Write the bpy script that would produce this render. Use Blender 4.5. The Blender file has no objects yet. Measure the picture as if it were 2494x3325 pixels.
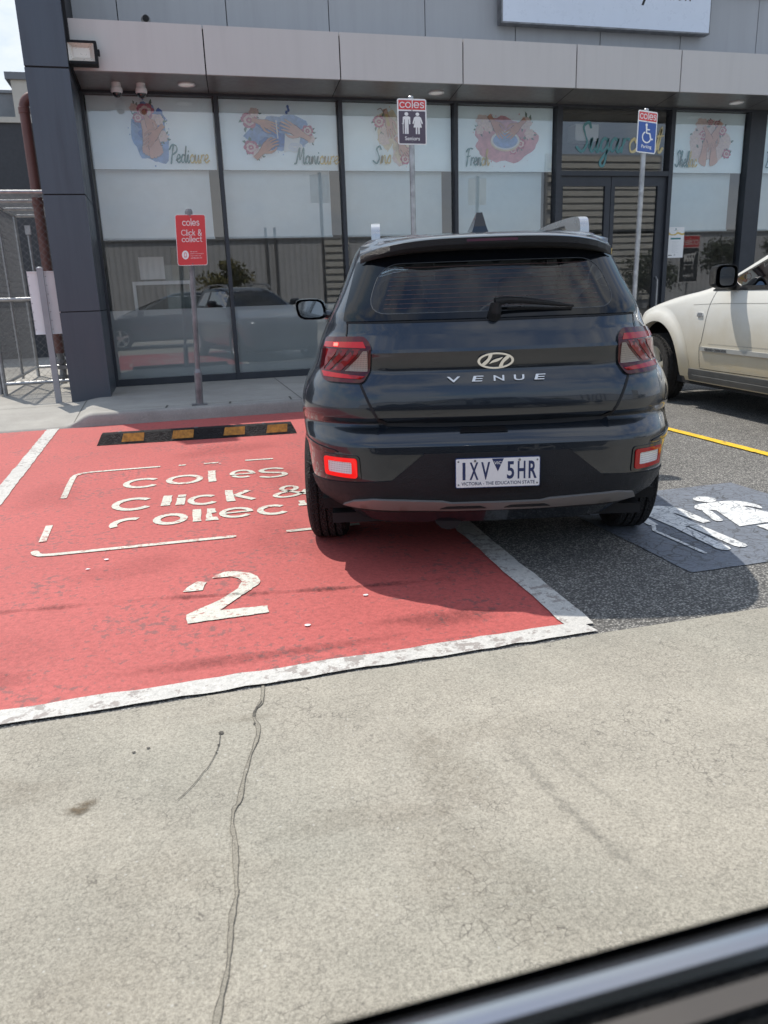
import bpy, math, random
import numpy as np
from mathutils import Vector, Matrix
from mathutils.geometry import delaunay_2d_cdt, tessellate_polygon

S = bpy.context.scene
COL = S.collection
R = math.radians
PI = math.pi
# ------------------------------------------------------------------ camera
def cam_axes(yaw, pitch, roll):
    f = np.array([math.sin(yaw)*math.cos(pitch), math.cos(yaw)*math.cos(pitch), -math.sin(pitch)])
    r0 = np.array([math.cos(yaw), -math.sin(yaw), 0.]); u0 = np.cross(r0, f)
    return (r0*math.cos(roll)+u0*math.sin(roll), -r0*math.sin(roll)+u0*math.cos(roll), f)
CR, CU, CF = cam_axes(R(14.89), R(15.78), R(-1.988))
cd = bpy.data.cameras.new('camera'); cam = bpy.data.objects.new('camera', cd); COL.objects.link(cam)
cam.matrix_world = Matrix(((CR[0], CU[0], -CF[0], 0), (CR[1], CU[1], -CF[1], 0), (CR[2], CU[2], -CF[2], 1.27), (0, 0, 0, 1)))
cd.lens = 2500/3325*36; cd.sensor_width = 36; cd.clip_start = .02; cd.clip_end = 3000
cd.dof.use_dof = True; cd.dof.focus_distance = 4.2; cd.dof.aperture_fstop = 5.6
S.camera = cam
# ------------------------------------------------------------------ light
SUN_EL, SUN_AZ = 60.0, -22.5          # azimuth from +Y towards +X
W = bpy.data.worlds.new('World'); S.world = W; W.use_nodes = True
nt = W.node_tree; N = nt.nodes; Lk = nt.links; N.clear()
wo = N.new('ShaderNodeOutputWorld'); bg = N.new('ShaderNodeBackground'); bg.inputs[1].default_value = .15
sky = N.new('ShaderNodeTexSky'); sky.sky_type = 'NISHITA'; sky.sun_disc = False
sky.sun_elevation = R(SUN_EL); sky.sun_rotation = R(SUN_AZ); sky.air_density = 1.0; sky.dust_density = .5; sky.ozone_density = 1.0
tcw = N.new('ShaderNodeTexCoord'); mpw = N.new('ShaderNodeMapping'); mpw.inputs['Scale'].default_value = (1.3, 1.3, 2.6)
nzw = N.new('ShaderNodeTexNoise'); nzw.inputs['Scale'].default_value = 2.4; nzw.inputs['Detail'].default_value = 7; nzw.inputs['Roughness'].default_value = .6
rpw = N.new('ShaderNodeValToRGB'); rpw.color_ramp.elements[0].position = .42; rpw.color_ramp.elements[1].position = .64
mxw = N.new('ShaderNodeMix'); mxw.data_type = 'RGBA'
Lk.new(tcw.outputs['Generated'], mpw.inputs[0]); Lk.new(mpw.outputs[0], nzw.inputs['Vector']); Lk.new(nzw.outputs[0], rpw.inputs[0])
Lk.new(rpw.outputs[0], mxw.inputs[0]); Lk.new(sky.outputs[0], mxw.inputs[6]); mxw.inputs[7].default_value = (4.1, 4.2, 4.3, 1)
cap = N.new('ShaderNodeMix'); cap.data_type = 'RGBA'; cap.blend_type = 'DARKEN'; cap.inputs[0].default_value = 1; cap.inputs[7].default_value = (2.35, 2.95, 3.75, 1)
Lk.new(sky.outputs[0], cap.inputs[6]); Lk.new(cap.outputs[2], mxw.inputs[6])
Lk.new(mxw.outputs[2], bg.inputs[0]); Lk.new(bg.outputs[0], wo.inputs[0])
sd = bpy.data.lights.new('sun', 'SUN'); sun = bpy.data.objects.new('sun', sd); COL.objects.link(sun)
sd.energy = 2.4; sd.angle = R(.5); sd.color = (1, .95, .87)
tos = Vector((math.sin(R(SUN_AZ))*math.cos(R(SUN_EL)), math.cos(R(SUN_AZ))*math.cos(R(SUN_EL)), math.sin(R(SUN_EL))))
sun.rotation_euler = (-tos).to_track_quat('-Z', 'Y').to_euler(); sun.location = (0, 30, 60)
S.view_settings.view_transform = 'Standard'; S.view_settings.look = 'None'; S.view_settings.exposure = 0.8; S.view_settings.gamma = 1
S.view_settings.use_curve_mapping = False
S.cycles.max_bounces = 8; S.cycles.transparent_max_bounces = 16; S.cycles.glossy_bounces = 5

# ------------------------------------------------------------------ object helpers
def tag(o, label=None, cat=None, group=None, kind=None):
    if label: o['label'] = label
    if cat: o['category'] = cat
    if group: o['group'] = group
    if kind: o['kind'] = kind
    return o
def empty(name, loc, rz, label, cat, group=None):
    o = bpy.data.objects.new(name, None); COL.objects.link(o); o.empty_display_size = .1
    o.location = loc; o.rotation_euler = (0, 0, rz)
    return tag(o, label, cat, group)
def copy_tree(o, parent=None):
    c = o.copy(); COL.objects.link(c)
    if parent: c.parent = parent
    for ch in list(o.children): copy_tree(ch, c)
    return c
def catmull(pts, n=6, closed=False):
    P = [np.array(p, float) for p in pts]
    if len(P) < 3: return P
    out = []; m = len(P)
    rng = range(m) if closed else range(m-1)
    for i in rng:
        if closed: a, b, c, d = P[(i-1) % m], P[i], P[(i+1) % m], P[(i+2) % m]
        else: a, b, c, d = P[max(i-1, 0)], P[i], P[i+1], P[min(i+2, m-1)]
        for k in range(n):
            t = k/n
            out.append(.5*((2*b)+(-a+c)*t+(2*a-5*b+4*c-d)*t*t+(-a+3*b-3*c+d)*t**3))
    if not closed: out.append(P[-1])
    return out
class Fr:
    """a flat frame: u right, v up, n outwards"""
    def __init__(s, o, u, v, su=1., sv=1.):
        s.o = np.array(o, float); s.u = np.array(u, float); s.v = np.array(v, float)
        s.u /= np.linalg.norm(s.u); s.v /= np.linalg.norm(s.v); s.n = np.cross(s.u, s.v); s.u = s.u*su; s.v = s.v*sv
    def __call__(s, a, b, c=0): return s.o+s.u*a+s.v*b+s.n*c
def wallf(Y, X=0, Z=0): return Fr((X, Y, Z), (1, 0, 0), (0, 0, 1))        # faces -Y
GF = Fr((0, 0, 0), (1, 0, 0), (0, 1, 0))                                  # ground frame
class MB:
    def __init__(s): s.v = []; s.f = []; s.m = []
    def add(s, vs, fs, m=0):
        k = len(s.v); s.v += [tuple(map(float, p)) for p in vs]
        for f in fs: s.f.append(tuple(i+k for i in f)); s.m.append(m)
    def box(s, c, d, m=0, rz=0, rx=0, ry=0, taper=1.0):
        M = Matrix.Rotation(rz, 3, 'Z') @ Matrix.Rotation(ry, 3, 'Y') @ Matrix.Rotation(rx, 3, 'X')
        vs = []
        for z in (-.5, .5):
            q = taper if z > 0 else 1
            for x, y in ((-.5, -.5), (.5, -.5), (.5, .5), (-.5, .5)):
                p = M @ Vector((x*d[0]*q, y*d[1]*q, z*d[2])); vs.append((p.x+c[0], p.y+c[1], p.z+c[2]))
        s.add(vs, [(0, 3, 2, 1), (4, 5, 6, 7), (0, 1, 5, 4), (1, 2, 6, 5), (2, 3, 7, 6), (3, 0, 4, 7)], m)
    def b2(s, x0, x1, y0, y1, z0, z1, m=0): s.box(((x0+x1)/2, (y0+y1)/2, (z0+z1)/2), (abs(x1-x0), abs(y1-y0), abs(z1-z0)), m)
    def rbox(s, x0, x1, y0, y1, z0, z1, r, m=0, axis='z', seg=4):
        """box with rounded vertical (axis) edges"""
        def rr(a0, a1, b0, b1):
            o = []
            for cx, cy, t0 in ((a1-r, b1-r, 0), (a0+r, b1-r, 90), (a0+r, b0+r, 180), (a1-r, b0+r, 270)):
                for k in range(seg+1): t = R(t0+90*k/seg); o.append((cx+r*math.cos(t), cy+r*math.sin(t)))
            return o
        if axis == 'z': P = rr(x0, x1, y0, y1); mk = lambda a, b, h: (a, b, h); lo, hi = z0, z1
        elif axis == 'y': P = rr(x0, x1, z0, z1)[::-1]; mk = lambda a, b, h: (a, h, b); lo, hi = y0, y1
        else: P = rr(y0, y1, z0, z1); mk = lambda a, b, h: (h, a, b); lo, hi = x0, x1
        n = len(P); vs = [mk(a, b, lo) for a, b in P]+[mk(a, b, hi) for a, b in P]
        s.add(vs, [tuple(range(n))[::-1], tuple(range(n, 2*n))]+[(i, (i+1) % n, n+(i+1) % n, n+i) for i in range(n)], m)
    def tube(s, pts, r, n=8, m=0, cap=True):
        P = [np.array(p, float) for p in pts]; K = len(P)
        rs = r if hasattr(r, '__len__') else [r]*K
        vs = []; prev = None
        for i in range(K):
            t = P[min(i+1, K-1)]-P[max(i-1, 0)]; t = t/(np.linalg.norm(t)+1e-9)
            if prev is None:
                a = np.array([0, 0, 1.]) if abs(t[2]) < .9 else np.array([1., 0, 0])
                u = np.cross(t, a)
            else: u = prev-t*np.dot(prev, t)
            u /= np.linalg.norm(u); prev = u; w = np.cross(t, u)
            for k in range(n):
                a = 2*PI*k/n; vs.append(P[i]+(u*math.cos(a)+w*math.sin(a))*rs[i])
        fs = []
        for i in range(K-1):
            for k in range(n): fs.append((i*n+k, i*n+(k+1) % n, (i+1)*n+(k+1) % n, (i+1)*n+k))
        if cap: fs += [tuple(range(n))[::-1], tuple(range((K-1)*n, K*n))]
        s.add(vs, fs, m)
    def lathe(s, prof, n=32, m=0, o=(0, 0, 0), axis='z', closed=False, ms=None):
        K = len(prof); vs = []
        for (r, h) in prof:
            for k in range(n):
                a = 2*PI*k/n; x, y = r*math.cos(a), r*math.sin(a)
                p = (x, y, h) if axis == 'z' else ((h, x, y) if axis == 'x' else (x, h, y))
                vs.append((p[0]+o[0], p[1]+o[1], p[2]+o[2]))
        for i in range(K if closed else K-1):
            j = (i+1) % K
            s.add([vs[i*n+k] for k in range(n)]+[vs[j*n+k] for k in range(n)],
                  [((k, (k+1) % n, n+(k+1) % n, n+k) if axis != 'y' else (k, n+k, n+(k+1) % n, (k+1) % n)) for k in range(n)], ms[i] if ms else m)
    def poly(s, fr, pts, n=0.0, m=0, t=0.0, holes=()):
        """flat polygon in a frame, raised n, with thickness t below it"""
        loops = [[Vector((p[0], p[1], 0)) for p in L] for L in [list(pts)]+[list(h) for h in holes]]
        flat = [p for L in loops for p in L]
        tri = tessellate_polygon(loops)
        vs = [fr(p.x, p.y, n) for p in flat]; fs = []
        for a, b, c in tri:
            ar = (flat[b].x-flat[a].x)*(flat[c].y-flat[a].y)-(flat[b].y-flat[a].y)*(flat[c].x-flat[a].x)
            fs.append((a, b, c) if ar > 0 else (a, c, b))
        s.add(vs, fs, m)
        if t:
            for L in loops:
                k = len(L)
                s.add([fr(p.x, p.y, n) for p in L]+[fr(p.x, p.y, n-t) for p in L], [(i, i+k, (i+1) % k+k, (i+1) % k) for i in range(k)], m)
    def rect(s, fr, x0, x1, y0, y1, n=0, m=0, t=0): s.poly(fr, [(x0, y0), (x1, y0), (x1, y1), (x0, y1)], n, m, t)
    def rrect(s, fr, x0, x1, y0, y1, r, n=0, m=0, t=0, hole=None):
        s.poly(fr, rrpts(x0, x1, y0, y1, r), n, m, t, [hole] if hole else ())
    def disc(s, fr, cx, cy, rx, ry=None, n=0, m=0, t=0, seg=20, hole=0):
        ry = ry or rx
        P = [(cx+rx*math.cos(2*PI*k/seg), cy+ry*math.sin(2*PI*k/seg)) for k in range(seg)]
        H = [[(cx+(rx-hole)*math.cos(2*PI*k/seg), cy+(ry-hole)*math.sin(2*PI*k/seg)) for k in range(seg)]] if hole else ()
        s.poly(fr, P, n, m, t, H)
    def ribbon(s, fr, pts, w, n=0, m=0, t=0, cap=True, closed=False):
        P = [np.array(p[:2], float) for p in pts]; K = len(P); ws = w if hasattr(w, '__len__') else [w]*K
        A = []; B = []
        for i in range(K):
            if closed: d = P[(i+1) % K]-P[i-1]
            else: d = P[min(i+1, K-1)]-P[max(i-1, 0)]
            d /= np.linalg.norm(d)+1e-9; q = np.array([-d[1], d[0]])*ws[i]/2
            A.append(P[i]+q); B.append(P[i]-q)
        if closed:
            k = K
            vs = [fr(*a, n) for a in A]+[fr(*b, n) for b in B]
            s.add(vs, [(i, k+i, k+(i+1) % k, (i+1) % k) for i in range(k)], m); return
        def capp(c, d, w):
            d = d/(np.linalg.norm(d)+1e-9); q = np.array([-d[1], d[0]]); return [c+(q*math.cos(a)+d*math.sin(a))*w/2 for a in (PI/4, PI/2, 3*PI/4)]
        if cap:
            e = capp(P[-1], P[-1]-P[-2], ws[-1]); b = capp(P[0], P[0]-P[1], ws[0])
        else: e = []; b = []
        vs = [fr(*a, n) for a in A]+[fr(*x, n) for x in B]
        s.add(vs, [(i, K+i, K+i+1, i+1) for i in range(K-1)], m)
        if cap:
            s.add([fr(*x, n) for x in [A[-1]]+e+[B[-1]]], [(4, 3, 2, 1, 0)][0:1] and [(0, 4, 3, 2, 1)], m)
            s.add([fr(*x, n) for x in [B[0]]+b+[A[0]]], [(0, 4, 3, 2, 1)], m)
    def text(s, fr, body, x0, x1, y0, y1, n=0, m=0, shear=0, bold=0.0, t=0, flip=False):
        vs, fs = text2d(body, shear, bold)
        a = vs.min(0); b = vs.max(0)
        sx = (x1-x0)/max(b[0]-a[0], 1e-6); sy = (y1-y0)/max(b[1]-a[1], 1e-6)
        Q = [(x0+(p[0]-a[0])*sx, y0+(p[1]-a[1])*sy) for p in vs]
        s.add([fr(*q, n) for q in Q], fs, m)
        if t:
            cnt = {}
            for f in fs:
                for i in range(len(f)):
                    e = (f[i], f[(i+1) % len(f)]); cnt[e] = 1
            for (i, j) in list(cnt):
                if (j, i) not in cnt:
                    s.add([fr(*Q[i], n), fr(*Q[j], n), fr(*Q[j], n-t), fr(*Q[i], n-t)], [(0, 3, 2, 1)], m)
    def build(s, name, mats, parent=None, smooth=None):
        me = bpy.data.meshes.new(name); me.from_pydata(s.v, [], s.f)
        for mt in (mats if isinstance(mats, (list, tuple)) else [mats]): me.materials.append(mt)
        me.polygons.foreach_set('material_index', s.m)
        if smooth is not None:
            me.polygons.foreach_set('use_smooth', [True]*len(s.f))
            if smooth < 180: me.set_sharp_from_angle(angle=R(smooth))
        me.update()
        o = bpy.data.objects.new(name, me); COL.objects.link(o)
        if parent: o.parent = parent
        return o
def rrpts(x0, x1, y0, y1, r, seg=5):
    o = []
    for cx, cy, t0 in ((x1-r, y1-r, 0), (x0+r, y1-r, 90), (x0+r, y0+r, 180), (x1-r, y0+r, 270)):
        for k in range(seg+1): t = R(t0+90*k/seg); o.append((cx+r*math.cos(t), cy+r*math.sin(t)))
    return o
_tc = {}
def text2d(body, shear=0, bold=0.0):
    key = (body, shear, bold)
    if key in _tc: return _tc[key]
    cu = bpy.data.curves.new('lettering', 'FONT'); cu.body = body; cu.shear = shear; cu.offset = bold; cu.resolution_u = 3; cu.fill_mode = 'FRONT'
    o = bpy.data.objects.new('lettering', cu); COL.objects.link(o)
    dg = bpy.context.evaluated_depsgraph_get(); me = o.evaluated_get(dg).to_mesh()
    vs = np.array([v.co[:2] for v in me.vertices]); fs = []
    for p in me.polygons:
        f = tuple(p.vertices); a = vs[list(f)]
        ar = np.sum(a[:, 0]*np.roll(a[:, 1], -1)-np.roll(a[:, 0], -1)*a[:, 1])
        fs.append(f if ar > 0 else f[::-1])
    o.evaluated_get(dg).to_mesh_clear(); bpy.data.objects.remove(o); bpy.data.curves.remove(cu)
    _tc[key] = (vs, fs); return _tc[key]

# ------------------------------------------------------------------ materials
MC = {}
class NT:
    def __init__(s, name):
        s.m = bpy.data.materials.new(name); s.m.use_nodes = True; s.t = s.m.node_tree; s.b = s.t.nodes['Principled BSDF']; s.out = s.t.nodes['Material Output']
        s._co = None
    def n(s, typ, **kw):
        x = s.t.nodes.new('ShaderNode'+typ)
        for k, v in kw.items():
            if k in x.inputs: x.inputs[k].default_value = v
            else: setattr(x, k, v)
        return x
    def l(s, a, b): s.t.links.new(a, b)
    def co(s):
        if s._co is None: s._co = s.n('TexCoord').outputs['Object']
        return s._co
    def noise(s, scale, detail=4, rough=.55, vec=None, dist=0):
        x = s.n('TexNoise'); x.inputs['Scale'].default_value = scale; x.inputs['Detail'].default_value = detail; x.inputs['Roughness'].default_value = rough; x.inputs['Distortion'].default_value = dist
        s.l(vec or s.co(), x.inputs['Vector']); return x.outputs[0]
    def mapv(s, sc=(1, 1, 1), rot=(0, 0, 0), loc=(0, 0, 0)):
        x = s.n('Mapping'); x.inputs['Scale'].default_value = sc; x.inputs['Rotation'].default_value = rot; x.inputs['Location'].default_value = loc; s.l(s.co(), x.inputs[0]); return x.outputs[0]
    def ramp(s, inp, stops):
        x = s.n('ValToRGB'); cr = x.color_ramp
        while len(cr.elements) < len(stops): cr.elements.new(.5)
        for e, (p, c) in zip(cr.elements, stops):
            e.position = p; e.color = (c, c, c, 1) if not hasattr(c, '__len__') else (*c[:3], 1)
        s.l(inp, x.inputs[0]); return x.outputs[0]
    def mix(s, fac, a, b, mode='MIX'):
        x = s.n('Mix', data_type='RGBA', blend_type=mode)
        for inp, v in ((x.inputs[0], fac), (x.inputs[6], a), (x.inputs[7], b)):
            if hasattr(v, 'links') or hasattr(v, 'is_linked'): s.l(v, inp)
            elif hasattr(v, '__len__'): inp.default_value = (*v[:3], 1)
            else: inp.default_value = v
        return x.outputs[2]
    def math(s, op, a, b=0.0, clamp=False):
        x = s.n('Math', operation=op, use_clamp=clamp)
        for inp, v in ((x.inputs[0], a), (x.inputs[1], b)):
            if hasattr(v, 'is_linked'): s.l(v, inp)
            else: inp.default_value = v
        return x.outputs[0]
    def bump(s, h, dist=.002, strength=1.0):
        x = s.n('Bump'); x.inputs['Distance'].default_value = dist; x.inputs['Strength'].default_value = strength
        s.l(h, x.inputs['Height']); s.l(x.outputs[0], s.b.inputs['Normal']); return x
    def set(s, **kw):
        for k, v in kw.items():
            k = k.replace('_', ' ')
            if hasattr(v, 'is_linked'): s.l(v, s.b.inputs[k])
            elif hasattr(v, '__len__'): s.b.inputs[k].default_value = (*v[:3], 1)
            else: s.b.inputs[k].default_value = v
        return s.m
def M(name, col, rough=.5, metal=0., coat=0., spec=.5, var=.08, vs=6., bump=0., bs=60., emit=None, es=1.):
    """simple surface: colour with slight procedural mottling and optional grain"""
    if name in MC: return MC[name]
    k = NT(name)
    if var:
        nz = k.noise(vs, 5)
        c = k.mix(k.ramp(nz, [(.3, 0.), (.7, 1.)]), tuple(x*(1-var) for x in col), tuple(min(1, x*(1+var)) for x in col))
        k.set(Base_Color=c)
        k.set(Roughness=k.ramp(k.noise(vs*2.3, 3), [(.3, max(0, rough*.85)), (.75, min(1, rough*1.15))]))
    else: k.set(Base_Color=col, Roughness=rough)
    k.set(Metallic=metal, Coat_Weight=coat, Specular_IOR_Level=spec, Coat_Roughness=.04)
    if bump: k.bump(k.noise(bs, 3), bump)
    if emit: k.set(Emission_Color=emit, Emission_Strength=es)
    MC[name] = k.m; return k.m
def glass_mat(name, tint=(.8, .85, .85), boost=1.5, base=.04, rough=0.0):
    if name in MC: return MC[name]
    k = NT(name); k.t.nodes.remove(k.b)
    tr = k.n('BsdfTransparent'); tr.inputs[0].default_value = (*tint, 1)
    gl = k.n('BsdfGlossy'); gl.inputs['Roughness'].default_value = rough; gl.inputs[0].default_value = (1, 1, 1, 1)
    fr = k.n('Fresnel'); fr.inputs[0].default_value = 1.5
    f = k.math('ADD', k.math('MULTIPLY', fr.outputs[0], boost), base, True)
    mx = k.n('MixShader'); k.l(f, mx.inputs[0]); k.l(tr.outputs[0], mx.inputs[1]); k.l(gl.outputs[0], mx.inputs[2]); k.l(mx.outputs[0], k.out.inputs[0])
    MC[name] = k.m; return k.m
def concrete(name, a, b, cracks=0.0, grain=.5, tint=None):
    k = NT(name)
    big = k.noise(.55, 5, .6); mid = k.noise(3.1, 6, .65); fine = k.noise(150, 3, .7); finer = k.noise(420, 2, .6)
    c = k.mix(k.ramp(big, [(.35, 0.), (.65, 1.)]), a, b)
    if tint: c = k.mix(k.math('MULTIPLY', k.ramp(k.noise(.9, 4), [(.45, 0.), (.62, 1.)]), .6), c, tint)
    c = k.mix(.55, c, k.ramp(mid, [(.25, .72), (.75, 1.12)]), 'MULTIPLY')
    c = k.mix(grain, c, k.ramp(fine, [(.3, .58), (.52, 1.), (.72, 1.3)]), 'MULTIPLY')
    c = k.mix(grain*.7, c, k.ramp(finer, [(.3, .7), (.7, 1.25)]), 'MULTIPLY')
    v = k.n('TexVoronoi'); v.inputs['Scale'].default_value = 52; k.l(k.co(), v.inputs['Vector'])
    sp = k.n('SeparateColor'); k.l(v.outputs['Color'], sp.inputs[0])
    c = k.mix(k.math('MULTIPLY', k.ramp(v.outputs['Distance'], [(.10, .8), (.2, 0.)]), k.ramp(sp.outputs[1], [(.8, 0.), (.85, .8)])), c, k.ramp(sp.outputs[0], [(.3, (.12, .11, .10)), (.5, (.55, .53, .48))]))
    h = k.mix(.5, fine, finer)
    if cracks:
        nz = k.n('TexNoise'); nz.inputs['Scale'].default_value = 14; nz.inputs['Detail'].default_value = 4; k.l(k.co(), nz.inputs['Vector'])
        w = k.mix(.07, k.co(), nz.outputs['Color'], 'ADD')
        e = k.n('TexVoronoi'); e.feature = 'DISTANCE_TO_EDGE'; e.inputs['Scale'].default_value = 34; k.l(w, e.inputs['Vector'])
        line = k.ramp(e.outputs['Distance'], [(.012, 1.), (.05, 0.)])
        msk = k.ramp(k.noise(2.6, 4, .6), [(.42, 0.), (.62, 1.)])
        msk2 = k.ramp(k.noise(21, 3, .6), [(.42, 0.), (.58, 1.)])
        f = k.math('MULTIPLY', k.math('MULTIPLY', line, msk), k.math('MULTIPLY', msk2, cracks))
        c = k.mix(f, c, (.09, .08, .07))
    k.set(Base_Color=c, Roughness=.88, Specular_IOR_Level=.25); k.bump(h, .0025, .7)
    return k.m
def aggregate(name, dark, light, sc=95):
    k = NT(name)
    v = k.n('TexVoronoi'); v.inputs['Scale'].default_value = sc; k.l(k.co(), v.inputs['Vector'])
    sep = k.n('SeparateColor'); k.l(v.outputs['Color'], sep.inputs[0])
    c = k.ramp(sep.outputs[0], [(.0, dark), (.45, tuple(x*1.5 for x in dark)), (.7, tuple(.5*(a+b) for a, b in zip(dark, light))), (1., light)])
    c = k.mix(k.ramp(v.outputs['Distance'], [(.35, 0.), (.62, .85)]), c, tuple(x*.5 for x in dark))
    c = k.mix(.5, c, k.ramp(k.noise(1.3, 5, .65), [(.3, .7), (.7, 1.25)]), 'MULTIPLY')
    k.set(Base_Color=c, Roughness=.8, Specular_IOR_Level=.35)
    k.bump(k.math('SUBTRACT', 1., v.outputs['Distance']), .004, .9); return k.m
def paint_on_road(name, col, worn=.5, under=(.06, .06, .06), grain=70, wear_scale=9, cracks=0., lo=.62, gloss=.6, streak=False):
    """road paint: chipped away (see-through) where worn"""
    k = NT(name)
    g = k.noise(grain, 4, .7); g2 = k.noise(grain*3.1, 2, .6)
    c = k.mix(.6, col, k.ramp(g, [(.3, .62), (.5, 1.), (.72, 1.25)]), 'MULTIPLY')
    c = k.mix(.35, c, k.ramp(g2, [(.3, .65), (.7, 1.3)]), 'MULTIPLY')
    c = k.mix(.5, c, k.ramp(k.noise(1.1, 4, .6), [(.3, .82), (.7, 1.12)]), 'MULTIPLY')
    chips = k.ramp(k.math('ADD', k.math('MULTIPLY', k.noise(wear_scale, 6, .72), .75), k.math('MULTIPLY', k.noise(2.2, 3), .3)), [(lo, 0.), (lo+.03, 1.)])
    f = k.math('MULTIPLY', chips, worn)
    if cracks:
        nz = k.n('TexNoise'); nz.inputs['Scale'].default_value = 10; nz.inputs['Detail'].default_value = 4; k.l(k.co(), nz.inputs['Vector'])
        w = k.mix(.12, k.co(), nz.outputs['Color'], 'ADD')
        e = k.n('TexVoronoi'); e.feature = 'DISTANCE_TO_EDGE'; e.inputs['Scale'].default_value = 13; k.l(w, e.inputs['Vector'])
        e2 = k.n('TexVoronoi'); e2.feature = 'DISTANCE_TO_EDGE'; e2.inputs['Scale'].default_value = 34; k.l(w, e2.inputs['Vector'])
        q = k.math('MULTIPLY', k.ramp(e.outputs['Distance'], [(.02, 1.), (.06, 0.)]), k.ramp(k.noise(3, 3), [(.35, .3), (.6, 1.)]))
        q2 = k.math('MULTIPLY', k.ramp(e2.outputs['Distance'], [(.02, 1.), (.07, 0.)]), k.ramp(k.noise(7, 3), [(.5, 0.), (.62, .8)]))
        f = k.math('MAXIMUM', f, k.math('MULTIPLY', k.math('MAXIMUM', q, q2), cracks))
    c = k.mix(f, c, under)
    k.set(Base_Color=c, Roughness=gloss, Specular_IOR_Level=.35)
    k.bump(k.mix(.4, g, g2), .004, .8); return k.m

# ------------------------------------------------------------------ shared materials
m_drive = concrete('worn concrete driveway', (.35, .322, .265), (.425, .388, .32), cracks=.65, grain=.9, tint=(.325, .312, .26))
m_path = concrete('footpath concrete', (.33, .31, .28), (.42, .40, .36), cracks=0, grain=.45)
m_kerb = concrete('dirty kerb concrete', (.24, .225, .205), (.38, .36, .33), cracks=.2, grain=.7)
m_asph = aggregate('asphalt with pale stones', (.13, .124, .115), (.46, .44, .395), 110)
m_red = paint_on_road('red bay paint', (.455, .098, .088), worn=.8, under=(.20, .085, .08), grain=42, wear_scale=26, lo=.582)
m_wline = paint_on_road('worn white line paint', (.56, .54, .50), worn=.75, under=(.25, .21, .19), grain=60, wear_scale=20, lo=.56)
m_wlet = paint_on_road('white stencil paint', (.60, .59, .51), worn=.85, under=(.40, .17, .14), grain=48, wear_scale=34, lo=.575)
m_yel = paint_on_road('yellow line paint', (.80, .50, .03), worn=.75, under=(.09, .08, .06), grain=75, wear_scale=18, lo=.6)
m_patch = paint_on_road('blue grey patch paint', (.165, .182, .212), worn=.8, under=(.05, .05, .05), grain=70, wear_scale=13, cracks=.85, lo=.63)
m_pict = paint_on_road('white pictogram paint', (.74, .74, .72), worn=.8, under=(.12, .13, .15), grain=60, wear_scale=13, cracks=.85, lo=.64)
m_tar = M('tar', (.035, .033, .032), .75, var=.2, bump=.3, bs=80)
m_seal = concrete('crack sealant', (.25, .23, .19), (.34, .31, .25), cracks=0, grain=.9)
m_edge = M('dark crack line', (.085, .078, .066), .9, var=.2)
m_fram = M('charcoal window frame', (.035, .04, .05), .45, metal=.2, var=.1)
def cladding(name, col, rough, metal, amt):
    k = NT(name); st = k.noise(3.2, 6, .65, k.mapv((2.2, 2.2, .16))); bl = k.noise(.9, 4)
    c = k.mix(amt, col, k.ramp(st, [(.3, .72), (.5, 1.), (.72, 1.16)]), 'MULTIPLY'); c = k.mix(amt*.6, c, k.ramp(bl, [(.3, .85), (.7, 1.12)]), 'MULTIPLY')
    k.set(Base_Color=c, Metallic=metal, Roughness=k.ramp(st, [(.3, rough*1.25), (.7, rough*.85)])); k.bump(k.noise(.7, 2), .012, .35); return k.m
m_col = cladding('dark blue grey cladding', (.072, .084, .104), .38, .35, .35)
m_fas = cladding('warm grey cladding', (.53, .505, .485), .5, 0., .14)
m_upw = cladding('upper wall grey', (.34, .35, .365), .55, 0., .18)
m_gap = M('shadow gap', (.01, .01, .012), .8, var=0)
m_sof = M('soffit bronze grey', (.20, .195, .19), .36, metal=.3, var=.06)
m_film = M('white window film', (.85, .93, .96), .5, var=.02)
m_blind = M('roller blind', (.70, .785, .82), .75, var=.03)
m_frost = M('frosted film', (.46, .48, .485), .5, var=.05, vs=1.2)
m_glass = glass_mat('shop glass', (.93, .965, .97), 1.5, .07, .007)
m_int = M('shop interior dark', (.2, .2, .205), .8, var=.15, vs=1.5)
m_white = M('white painted metal', (.74, .75, .76), .45, var=.04)
m_black = M('black plastic', (.012, .012, .013), .45, var=.15, bump=.05, bs=300)
m_rub = M('rubber', (.02, .02, .021), .75, var=.25, vs=12, bump=.2, bs=90)
m_galv = M('galvanised steel', (.36, .365, .37), .42, metal=.75, var=.25, vs=14)
m_galvd = M('weathered steel', (.20, .20, .205), .5, metal=.6, var=.3, vs=9)
m_chrome = M('chrome', (.75, .76, .78), .07, metal=1, var=0)
m_silver = M('satin silver', (.66, .67, .68), .3, metal=.8, var=.03)
m_sred = M('sign red', (.62, .045, .05), .4, var=.03)
m_swhite = M('sign white', (.78, .78, .77), .45, var=.02)
m_splum = M('sign plum', (.085, .065, .095), .4, var=.03)
m_sblue = M('sign blue', (.025, .085, .33), .4, var=.03)
m_teal = M('teal lettering', (.035, .19, .20), .5, var=0)
m_gold = M('gold lettering', (.62, .45, .14), .5, var=0)
m_brown = M('red brown pipe paint', (.135, .055, .045), .5, var=.15, vs=3)
m_dark = M('dark void', (.012, .012, .014), .8, var=0)

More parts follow.
